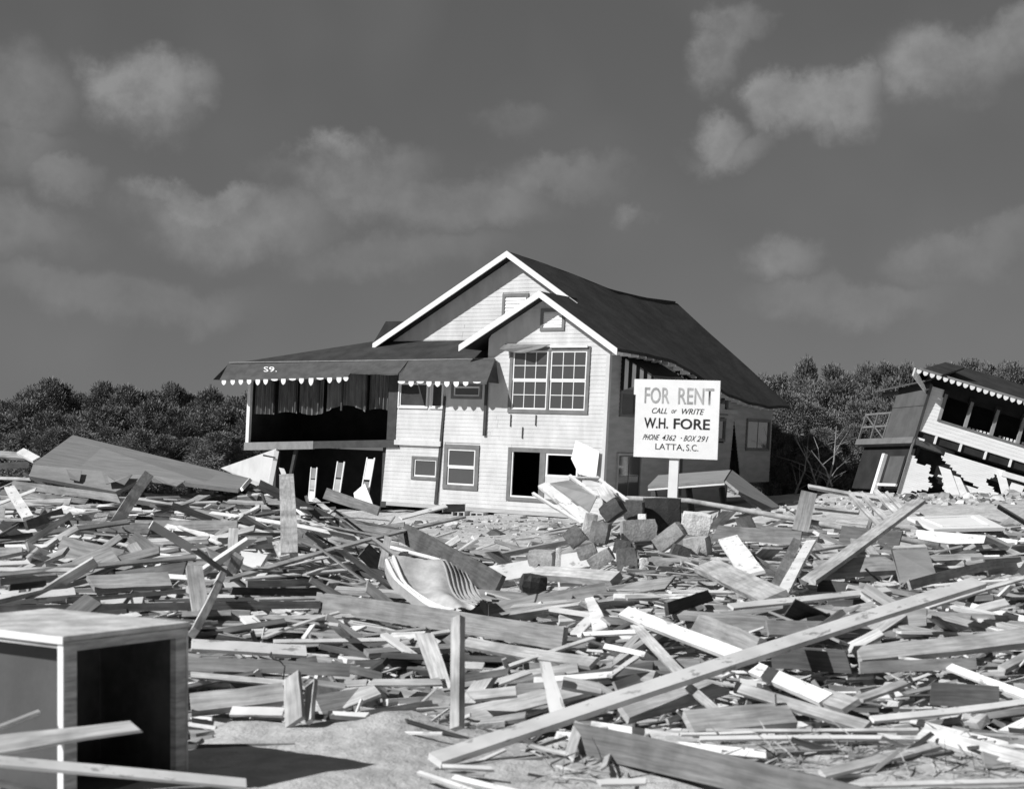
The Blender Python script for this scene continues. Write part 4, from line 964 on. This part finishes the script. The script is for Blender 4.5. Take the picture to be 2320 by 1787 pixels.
# tumbled blocks below the sign
def block(u, v, w, h, rot, tone, label, Y=17.3, name='block', cat='block', d=None, mat='concrete', round_=.06):
    P = pt(u, v, Y); ph = hit(u, v + h * .5, .0)
    k = P.y / F; w *= k; h *= k; d = d or min(w, h) * .9
    me = bpy.data.meshes.new(name); bm = bmesh.new(); bmesh.ops.create_cube(bm, size=1)
    for q in bm.verts: q.co = Vector((q.co.x * w, q.co.y * d, q.co.z * h))
    bmesh.ops.subdivide_edges(bm, edges=bm.edges, cuts=2, use_grid_fill=True)
    rs = random.Random(int(u * 3 + v)); mn = min(w, h, d)
    for q in bm.verts:
        e = sum(abs(abs(q.co[i]) - (w, d, h)[i] / 2) < 1e-5 for i in range(3))
        if e >= 2: q.co *= 1 - round_ * (e - 1) * rs.uniform(.4, 1.3)
        q.co += Vector([rs.uniform(-1, 1) * mn * .02 for _ in range(3)])
    bm.to_mesh(me); bm.free(); me.materials.append(M[mat])
    at = me.attributes.new('tone', 'FLOAT', 'POINT'); at.data.foreach_set('value', [tone] * len(me.vertices))
    o = bpy.data.objects.new(name, me); COL.objects.link(o); o.location = P; o.rotation_euler = (rs.uniform(-.15, .15), R(rot), rs.uniform(-.5, .2)); ORI[o.name] = P
    return tagit(o, label, cat)
m, t, b = new_mat('masonry'); c = t.nodes.new('ShaderNodeTexCoord').outputs['Object']; at = t.nodes.new('ShaderNodeAttribute'); at.attribute_name = 'tone'
n1 = mnoise(t, c, 6, 5, .65); n2 = mnoise(t, c, 45, 3, .6)
t.links.new(mmath(t, 'MULTIPLY', at.outputs['Fac'], mmath(t, 'MULTIPLY', mramp(t, n1, .3, .7, .7, 1.2), mramp(t, n2, .2, .8, .8, 1.15)), True), b.inputs['Base Color']); b.inputs['Roughness'].default_value = .92
mbump(t, b, n2, .6, .015); M['masonry'] = m
for a in ((1446, 1202, 82, 50, -3, .34, 'large flat-faced grey block in the middle of the tumbled blocks'),
          (1518, 1216, 76, 38, -38, .3, 'grey block with pale top leaning against the white block', 17),
          (1577, 1186, 66, 50, 8, .84, 'bright white block at the right end of the tumbled blocks', 17.5),
          (1388, 1155, 52, 40, -35, .07, 'black block at the top of the tumbled blocks', 17.6),
          (1335, 1192, 30, 62, 12, .6, 'pale upright stone at the left side of the tumbled blocks', 17.2),
          (1302, 1215, 42, 44, -38, .18, 'dark square block at the far left of the tumbled blocks', 17.2),
          (1360, 1206, 42, 50, 10, .2, 'dark rounded block left of the large grey block', 17.1),
          (1362, 1266, 60, 32, -30, .3, 'grey block lying low beneath the tumbled blocks', 16.2),
          (1422, 1280, 48, 78, -6, .13, 'dark upright slab in front of the tumbled blocks', 15.9),
          (1458, 1288, 19, 50, 0, .84, 'slim white upright block right of the dark slab', 15.8),
          (1498, 1296, 52, 50, 5, .28, 'grey upright block right of the slim white one', 15.9),
          (1570, 1290, 62, 46, 4, .38, 'rough grey stone at the lower right of the tumbled blocks', 16),
          (1580, 1240, 58, 50, -6, .42, 'pale rough stone under the bright white block', 16.8),
          (1437, 1156, 44, 46, 4, .1, 'dark square block behind the large grey block', 17.9),
          (1500, 1168, 86, 82, 0, .035, 'black charred bulk behind the tumbled blocks', 18.2),
          (1455, 1172, 19, 17, 0, .84, 'small white lump on top of the large grey block', 17.3),
          (1230, 1265, 64, 38, 2, .38, 'grey layered block left of the tumbled blocks', 16.6),
          (1265, 1262, 12, 42, 2, .75, 'thin white upright slat beside the grey layered block', 16.4),
          (1330, 1250, 45, 30, -20, .25, 'small dark block under the pale upright stone', 16.4),
          (1540, 1255, 45, 40, 20, .08, 'black block under the leaning grey block', 16.7),
          (1410, 1240, 40, 34, 15, .1, 'dark block under the large grey block', 16.6)):
    block(*a, mat='masonry')
B(1212, 1298, 1396, 1312, 30, .5, 'pale concrete slab lying flat before the tumbled blocks', 15.2, 15, 'm', 'slab', t=.08, jag=False)
block(1208, 1322, 62, 44, 10, .04, 'dark round lump half sunk beside the striped mattress', 14.6, 'lump', 'lump', mat='masonry', round_=.2)
# leaning frame and boards left of the blocks
lf = empty('leaning_frame', pt(1290, 1140, 19), 'pale wooden frame with a grey panel leaning before the house doorway', 'wooden frame')
MB().sheet(PX((1246, 1094, 19.4), (1298, 1086, 19.6), (1352, 1124, 18.6), (1336, 1158, 18.4)), .02).build('panel', 'felt', lf)
for a, b_, w in (((1291, 1078, 19.6), (1353, 1124, 18.6), 7), ((1352, 1082, 19.9), (1420, 1133, 18.9), 7), ((1230, 1098, 19.3), (1330, 1180, 18.2), 24), ((1290, 1083, 19.6), (1354, 1084, 19.8), 5), ((1208, 1118, 19), (1318, 1186, 18), 6)):
    P1, P2 = pt(*a), pt(*b_); m4, L, n, c = axes(P1, P2, 'm'); mb = MB(); board_mesh(mb, L, w * P1.y / F, .04, .72, random.Random(3), M4=m4); 
    mb.v = [p - abs_origin(lf) for p in mb.v]; o = finish(mb, 'frame_board', 'paint', None, lf)
B(1365, 1106, 1390, 1148, 24, .62, 'pale torn sheet hanging in the gap of the leaning frame', 19, 18.6, 'm', 'sheet')
# folded roof section behind the sign post
fr = thing_sheet('folded_roof', [('roof_leaf', PX((1468, 1106, 22), (1641, 1093, 21.5), (1656, 1069, 24), (1492, 1081, 24.5)), 'felt'),
                                 ('roof_leaf', PX((1641, 1093, 21.5), (1722, 1161, 20), (1764, 1152, 22), (1656, 1069, 24)), 'felt')], 'felt', 'folded grey roof section with dark underside behind the sign post', 'roof section', .04)
MB().sheet(PX((1468, 1107, 21.95), (1641, 1094, 21.45), (1642, 1098, 21.45), (1468, 1111, 21.95)), .02).build('edge_board', 'white', fr)
for u in (1480, 1560, 1635): MB().tube(PX((u, 1105, 22.6), (u + 8, 1165, 22.4)), .05, 6).build('rafter', 'dtrim', fr)
# slatted frame
sf = empty('slatted_frame', pt(1960, 1140, 19.5), 'slatted wooden frame leaning at the top of the thick pale plank', 'slatted frame')
for a, b_, w, tn in (((1838, 1103, 20), (1992, 1130, 19.6), 8, .5), ((1925, 1118, 19.8), (1990, 1188, 18.6), 9, .45), ((1953, 1120, 19.8), (2012, 1180, 18.6), 10, .45), ((1985, 1114, 19.8), (2040, 1170, 18.6), 11, .55), ((2010, 1118, 19.8), (2050, 1160, 18.8), 7, .5), ((1850, 1150, 19.4), (1940, 1160, 19.2), 7, .45)):
    P1, P2 = pt(*a), pt(*b_); m4, L, n, c = axes(P1, P2, 'm'); mb = MB(); board_mesh(mb, L, w * P1.y / F, .05, tn, random.Random(4), M4=m4)
    mb.v = [p - abs_origin(sf) for p in mb.v]; finish(mb, 'slat', 'wood', None, sf)
# fallen white door
dq = PX((2055, 1177, 20.6), (2218, 1172, 20.9), (2277, 1202, 19.0), (2116, 1206, 18.9))
door = thing_sheet('fallen_door', [('door_slab', dq, 'white')], 'white', 'white door lying flat with a round knob at the right', 'door', -.045)
MB().tube([pt(2142, 1195, 19.9), pt(2142, 1190, 19.9)], [.05, .035], 12).build('door_knob', 'metal', door, smooth=True)
iq = [dq[0].lerp(dq[2], .16), dq[1].lerp(dq[3], .16), dq[2].lerp(dq[0], .16), dq[3].lerp(dq[1], .16)]
for i in range(4): MB().tube([iq[i] + Vector((0, 0, .052)), iq[(i + 1) % 4] + Vector((0, 0, .052))], .012, 5).build('panel_moulding', 'white', door)
gb = empty('grey_box', pt(2070, 1285, 14.6), 'grey boxy panel standing below the fallen white door', 'box')
MB().sheet(PX((2022, 1246, 14.5), (2101, 1243, 14.6), (2121, 1300, 14.1), (2041, 1321, 14)), .04).build('box_face', 'felt', gb); MB().sheet(PX((2018, 1244, 14.55), (2022, 1246, 14.5), (2041, 1321, 14), (2036, 1320, 14.2)), .02).build('box_end', 'dtrim', gb)
MB().sheet(PX((2022, 1246, 14.5), (2101, 1243, 14.6), (2095, 1236, 15.2), (2026, 1240, 15.2)), .02).build('box_top', 'cabtop', gb)

# ------------------------------------------------------------------ the rest of the wreckage
def zone(u, v):
    if u < 640 and v < 1325: return 'in the left board heap below the roof slab'
    if u < 1010 and v >= 1325: return 'between the cabinet and the upright stake'
    if u < 1290 and v < 1400: return 'on the open stretch in front of the white house'
    if v < 1380 and u < 1700: return 'around the tumbled blocks under the sign'
    if u < 1500: return 'in the hollows left of the diagonal plank'
    if v < 1420: return 'in the right heap below the fallen door'
    return 'at the lower right around the bright white boards'
GUARD += [(880, 1290, 1080, 1350, 55, 13.2), (1300, 1180, 1600, 1200, 60, 17), (1340, 1270, 1580, 1290, 35, 16), (1440, 1100, 1640, 1100, 30, 20), (1260, 1130, 1400, 1140, 50, 18.6), (2070, 1190, 2260, 1190, 22, 19.5), (2030, 1280, 2110, 1280, 40, 14.3), (60, 1080, 540, 1100, 30, 24), (140, 1400, 430, 1420, 40, 6.6)]
def blocked(u, v, Y, mg=0):
    for u1, v1, u2, v2, r_, Yg in GUARD:
        if Y > Yg + .6: continue
        dx, dy = u2 - u1, v2 - v1; t_ = max(0, min(1, ((u - u1) * dx + (v - v1) * dy) / (dx * dx + dy * dy + 1e-6)))
        if (u - u1 - t_ * dx) ** 2 + (v - v1 - t_ * dy) ** 2 < (r_ + mg) ** 2: return True
    return False
def filler(rs, v0, v1, big, wide=False):
    for _ in range(80):
        r = filler_try(rs, v0, v1, big, wide)
        u, v, m4, L = r[:4]; a = m4.col[0].to_3d(); P = m4.translation
        if not any(blocked(*proj(P + a * L * k), (P + a * L * k).y, 35 if wide else 0) for k in (-.45, -.22, 0, .22, .45)): break
    return r
def filler_try(rs, v0, v1, big, wide):
    for _ in range(60):
        u, v = rs.uniform(-60, 2380) if big or rs.random() < .72 else rs.choice((rs.uniform(-700, -60), rs.uniform(2380, 3000))), rs.uniform(v0, v1)
        P = hit(u, v, -.03)
        if P.y > 36 or rs.random() < sandy(P.x, P.y) * 1.3: continue
        if P.z < -.05: continue
        break
    L = min(3.4, math.exp(rs.gauss(.25 if big else -.1, .5))) * (.55 + .035 * P.y); L = min(L, 3.6)
    w = rs.choice((.05, .07, .09, .09, .12, .14, .19)) * rs.uniform(.85, 1.15); t_ = min(w * .6, rs.choice((.02, .025, .04, .045)))
    if wide: L = rs.uniform(.5, 1.3); w = rs.uniform(.28, .6); t_ = .02
    if rs.random() < .62: az = rs.gauss(0, .42)
    else: az = rs.uniform(-1.5, 1.5)
    tl = rs.gauss(0, .07) if rs.random() < .8 else rs.choice((-1, 1)) * rs.uniform(.18, .75)
    if abs(tl) > .15: L = min(L, rs.uniform(.5, 1.2))
    a = Vector((math.cos(az), math.sin(az), tl))
    up = Vector((rs.gauss(0, .35), rs.gauss(0, .35), 1)) if rs.random() < .8 else Vector((rs.gauss(0, .4), -1, .35))
    e1, e2 = P + a * L / 2, P - a * L / 2            # rest both ends on the heap
    h1_, h2_ = heap(e1.x, e1.y), heap(e2.x, e2.y); a = Vector((a.x, a.y, a.z + (h1_ - h2_) / L)).normalized()
    P = Vector((P.x, P.y, (h1_ + h2_ + heap(P.x, P.y)) / 3 - rs.uniform(.0, .15 if big else .2) + (abs(tl) * L * .3 if abs(tl) > .15 else 0)))
    n = (up - a * up.dot(a)).normalized(); y = n.cross(a)
    m4 = Matrix((a, y, n)).transposed().to_4x4(); m4.translation = P
    r_ = rs.random(); tone = rs.uniform(.7, .82) if r_ < .16 else rs.uniform(.44, .6) if r_ < .42 else rs.uniform(.24, .42) if r_ < .8 else rs.uniform(.06, .2)
    return u, v, m4, L, w, t_, tone
rs = random.Random(77)
for i in range(185):
    lo = (1115, 1300) if i < 65 else (1300, 1500) if i < 115 else (1500, 1770) if i < 150 else (1130, 1650)
    u, v, m4, L, w, t_, tone = filler(rs, *lo, True, i >= 150)
    mb = MB(); board_mesh(mb, L, w, t_, tone, rs, nseg=3)
    nm = 'sheet' if i >= 150 else 'board'
    o = finish(mb, nm, 'paint' if tone > .7 else 'wood', m4)
    z_ = zone(u, v); tn = 'white' if tone > .7 else 'pale' if tone > .45 else 'grey' if tone > .24 else 'dark'
    lb = f"{'long' if L > 1.15 else 'short'} {tn} {'broken sheet' if i >= 150 else 'loose board'} {z_}"
    tagit(o, lb, nm, lb)
lit = {'wood': MB(), 'paint': MB()}
for i in range(2300):
    u, v, m4, L, w, t_, tone = filler(rs, 1110, 1640 if i % 5 else 1770, False)
    board_mesh(lit['paint' if tone > .7 else 'wood'], L * .85, w, t_, tone, rs, M4=m4, nseg=2)
for i in range(2600):                                # splinters and chips
    for _ in range(20):
        u, v = rs.uniform(-60, 2380), rs.uniform(1115, 1660 if i % 9 else 1785); P = hit(u, v, -.05)
        if P.y < 40 and rs.random() > .96 * sandy(P.x, P.y): break
    a = Vector((rs.gauss(0, 1.4), rs.gauss(0, .8), rs.gauss(0, .16))).normalized(); n = a.orthogonal(); n.rotate(Matrix.Rotation(rs.uniform(0, 6), 3, a)); y = n.cross(a)
    m4 = Matrix((a, y, n)).transposed().to_4x4(); m4.translation = Vector((P.x, P.y, max(ground(P.x, P.y), heap(P.x, P.y) - .12) + rs.uniform(0, .05)))
    s_ = .6 + .03 * P.y; tone = rs.choice((.75, .55, .5, .4, .35, .25, .12))
    board_mesh(lit['paint' if tone > .7 else 'wood'], rs.uniform(.1, .5) * s_, rs.uniform(.01, .035) * s_, .01 * s_, tone, rs, M4=m4, nseg=1)
tagit(finish(lit['wood'], 'splintered_wood', 'wood'), 'splintered grey boards and wood chips filling the debris field', 'debris', kind='stuff')
tagit(finish(lit['paint'], 'painted_splinters', 'paint'), 'white painted wood splinters strewn through the debris field', 'debris', kind='stuff')
# rubble on the bank and before the house, dry reeds caught in the wreckage
rb = MB()
def lump(P, s):
    q = len(rb.v); bm_ = [(-1, -1, -.6), (1, -1, -.6), (1, 1, -.6), (-1, 1, -.6), (-.7, -.7, .6), (.7, -.7, .6), (.7, .7, .6), (-.7, .7, .6)]
    rot = Matrix.Rotation(rs.uniform(0, 6), 3, 'Z') @ Matrix.Rotation(rs.gauss(0, .4), 3, 'X'); f_ = (rs.uniform(.6, 1.6), rs.uniform(.6, 1.3), rs.uniform(.5, 1))
    tone = rs.choice((.5, .42, .35, .25, .1, .6))
    for p in bm_: rb.v.append(P + rot @ Vector((p[0] * f_[0] * s * rs.uniform(.7, 1.2), p[1] * f_[1] * s * rs.uniform(.7, 1.2), p[2] * f_[2] * s))); rb.tone.append(tone)
    rb.f += [(q, q+3, q+2, q+1), (q+4, q+5, q+6, q+7), (q, q+1, q+5, q+4), (q+1, q+2, q+6, q+5), (q+2, q+3, q+7, q+6), (q+3, q, q+4, q+7)]
for i in range(520):
    x, Y = rs.uniform(-3.2, 2.6), rs.uniform(24, 40)
    if rs.random() < .5: x, Y = rs.uniform(-5, 3.5), rs.uniform(34, 41)
    P = Vector((x, Y, ground(x, Y))); lump(P, math.exp(rs.gauss(-3.0, .5)))
for i in range(420):
    x, Y = rs.uniform(6.5, 18), 41 + rs.gauss(0, 2.2); lump(Vector((x, Y, ground(x, Y) + .02)), math.exp(rs.gauss(-2.6, .55)))
tagit(finish(rb, 'rubble', 'masonry'), 'small rubble and stones scattered on the sand before the houses', 'rubble', kind='stuff')
rd = MB()
for (u0, v0, u1, v1, n) in ((1600, 1690, 2010, 1755, 420), (1270, 1440, 1500, 1540, 260), (1230, 1700, 1420, 1780, 200), (2030, 1640, 2320, 1700, 160), (900, 1185, 1290, 1262, 140), (1560, 1390, 1800, 1430, 100), (450, 1290, 720, 1420, 90), (2000, 1740, 2320, 1787, 120)):
    for i in range(n):
        P = hit(rs.uniform(u0, u1), rs.uniform(v0, v1), -.05); P.z = max(ground(P.x, P.y), P.z - .1); k = .5 + .03 * P.y
        a = Vector((rs.gauss(0, 1), rs.gauss(0, .6), abs(rs.gauss(0, .2)))).normalized(); L = rs.uniform(.1, .32) * k; bd = Vector((rs.gauss(0, .2), rs.gauss(0, .2), -.1)) * L; w = Vector((0, 0, .004 * k)) + a.orthogonal() * .004 * k; q = len(rd.v); tone = rs.choice((.12, .2, .3, .4, .5))
        for p in (P - w, P + w, P + a * L * .5 + bd * .3 + w * .8, P + a * L * .5 + bd * .3 - w * .8, P + a * L + bd + w * .2, P + a * L + bd - w * .2): rd.v.append(p); rd.tone.append(tone); rd.uv.append((p.x, p.z))
        rd.f += [(q, q+1, q+2, q+3), (q+3, q+2, q+4, q+5)]
tagit(finish(rd, 'dry_reeds', 'wood'), 'dry reeds and twigs caught among the boards', 'reeds', kind='stuff')
# ------------------------------------------------------------------ trees behind the beach
def crown_mesh(seed, hgt, rad, nclump, nleaf, spiky):
    rs = random.Random(seed); vs, fs, tn = [], [], []
    for i in range(nclump):
        z = hgt * (rs.random() ** .8); prof = (1 - (z / hgt) ** 2.2) ** .6 * (.75 + .25 * min(1, z / (hgt * .25)))
        a = rs.uniform(0, 6.283); r = rad * prof * (rs.random() ** .45)
        c = Vector((r * math.cos(a), r * math.sin(a), z)); cr = rs.uniform(.3, .7) * (.6 + .4 * prof)
        base = rs.uniform(.1, .24)
        for k in range(nleaf):
            d = Vector((rs.gauss(0, 1), rs.gauss(0, 1), rs.gauss(0, 1))).normalized()
            p = c + d * cr * (rs.random() ** .5) * Vector((1, 1, .8)).length / 1.6
            s = rs.uniform(.018, .042); up = (d + Vector((0, 0, spiky))).normalized(); sd = up.orthogonal(); sd.rotate(Matrix.Rotation(rs.uniform(0, 6.3), 3, up))
            q = len(vs); L = s * rs.uniform(2, 4.0)
            vs += [p - sd * s * .5, p + sd * s * .5, p + up * L + sd * s * .25, p + up * L - sd * s * .25]; fs.append((q, q + 1, q + 2, q + 3)); tn += [base * rs.uniform(.6, 1.35)] * 4
    me = bpy.data.meshes.new('crown'); me.from_pydata([tuple(v) for v in vs], [], fs)
    at = me.attributes.new('tone', 'FLOAT', 'POINT'); at.data.foreach_set('value', tn); me.materials.append(M['leaf'])
    return me
def trunk_mesh(seed, hgt, rad):
    rs = random.Random(seed); mb = MB(); pts = [Vector((0, 0, -.5))]
    for i in range(1, 6): pts.append(Vector((rs.uniform(-.12, .12) * i, rs.uniform(-.12, .12) * i, hgt * .16 * i)))
    mb.tube(pts, [.16, .14, .12, .09, .06, .03], 7)
    for i in range(9):
        b0 = pts[rs.randint(1, 4)]; a = rs.uniform(0, 6.28); l = rad * rs.uniform(.6, 1.0)
        mb.tube([b0, b0 + Vector((math.cos(a) * l * .5, math.sin(a) * l * .5, .5)), b0 + Vector((math.cos(a) * l, math.sin(a) * l, 1.3))], [.05, .035, .012], 5)
    me = bpy.data.meshes.new('trunk'); me.from_pydata([tuple(v) for v in mb.v], [], mb.f); me.materials.append(M['bark']); return me
variants = [(crown_mesh(s, 5.0, 2.1, 150, 230, sp), trunk_mesh(s + 50, 5.0, 2.0)) for s, sp in ((1, .3), (2, .6), (3, .2), (4, .9), (5, .4))]
tr = random.Random(21)
def tree(u, vtop, Y, wide, label, group, var=None):
    x = (u - CX) / F * Y; top = CH - (vtop - VH) / F * Y; g0 = ground(x, Y)
    e = empty('tree', (x, Y, g0), label, 'tree', group)
    cm, tm = variants[var if var is not None else tr.randrange(5)]; h = top - g0
    sc = Vector((wide / 2.1, wide / 2.1, h / 5.25)); rz = tr.uniform(0, 6.28)
    for nm, me in (('trunk', tm), ('crown', cm)):
        o = bpy.data.objects.new(nm, me); COL.objects.link(o); o.parent = e; o.scale = sc; o.rotation_euler = (0, 0, rz)
    return e
gl, grr = 'trees of the thicket left of the house', 'trees of the thicket right of the house'
for i, (u, v) in enumerate(((-70, 900), (20, 893), (70, 885), (120, 868), (180, 880), (235, 872), (290, 868), (340, 885), (395, 868), (430, 880), (480, 893), (530, 890), (580, 885), (640, 900), (700, 905))):
    tree(u, v + tr.uniform(-14, 12), tr.uniform(64, 72), tr.uniform(1.5, 2.1), 'evergreen tree in the back row of the dark thicket left of the house', gl + ', back row')
for i in range(13): tree(-60 + i * 58, tr.uniform(905, 945), tr.uniform(57, 61), tr.uniform(1.5, 2.1), 'bushy lower tree in the front row of the thicket left of the house', gl + ', front row')
for i in range(12): tree(-60 + i * 62, tr.uniform(965, 995), tr.uniform(51, 54), tr.uniform(1.3, 1.8), 'low shrub-like tree at the foot of the thicket left of the house', gl + ', foot', 2)
for i, (u, v) in enumerate(((1690, 870), (1730, 850), (1775, 845), (1830, 818), (1880, 838), (1920, 840), (1965, 828), (2005, 835), (2050, 828), (2110, 818), (2150, 822), (2195, 806), (2240, 825), (2290, 812), (2340, 818))):
    tree(u, v + tr.uniform(-12, 10), tr.uniform(66, 74), tr.uniform(1.5, 2.2), 'evergreen tree in the back row of the dark thicket right of the house', grr + ', back row')
for i in range(9): tree(1735 + i * 50, tr.uniform(880, 930), tr.uniform(60, 64), tr.uniform(1.4, 2.0), 'bushy lower tree in the thicket between the two houses', grr + ', middle')
for i in range(8): tree(1745 + i * 38, tr.uniform(960, 1010), tr.uniform(55, 58), tr.uniform(1.1, 1.6), 'low shrub-like tree at the foot of the thicket between the two houses', grr + ', foot', 2)
# bare bleached twigs in front of the right thicket
for i, (u0, v0, u1, v1, Y, lb) in enumerate(((1868, 1110, 1895, 965, 52, 'tall bare bleached sapling left of the collapsed house'), (1855, 1105, 1800, 990, 53, 'bare sapling leaning left in front of the right thicket'), (1885, 1090, 1838, 1020, 51, 'low forked bare branch beside the tall bleached sapling'), (1800, 1110, 1830, 1010, 53, 'thin bare sapling nearest the far corner of the leaning house'))):
    a, b_ = pt(u0, v0 + 12, Y), pt(u1, v1, Y); mb = MB(); mid = a.lerp(b_, .5) + Vector((.15, .1, 0))
    mb.tube([a, mid, b_], [.04, .028, .01], 6)
    for k in range(7):
        s0 = a.lerp(mid, .2 + .8 * k / 7) if k < 4 else mid.lerp(b_, (k - 3) / 5); ang = tr.uniform(-1.3, 1.3); l = tr.uniform(.5, 1.2)
        mb.tube([s0, s0 + Vector((math.sin(ang) * l * .5, tr.uniform(-.2, .2), math.cos(ang) * l * .5)), s0 + Vector((math.sin(ang) * l * 1.1, tr.uniform(-.3, .3), math.cos(ang) * l))], [.016, .011, .005], 4)
    o = mb.build('bare_sapling', 'twig', origin=a); tagit(o, lb, 'sapling')
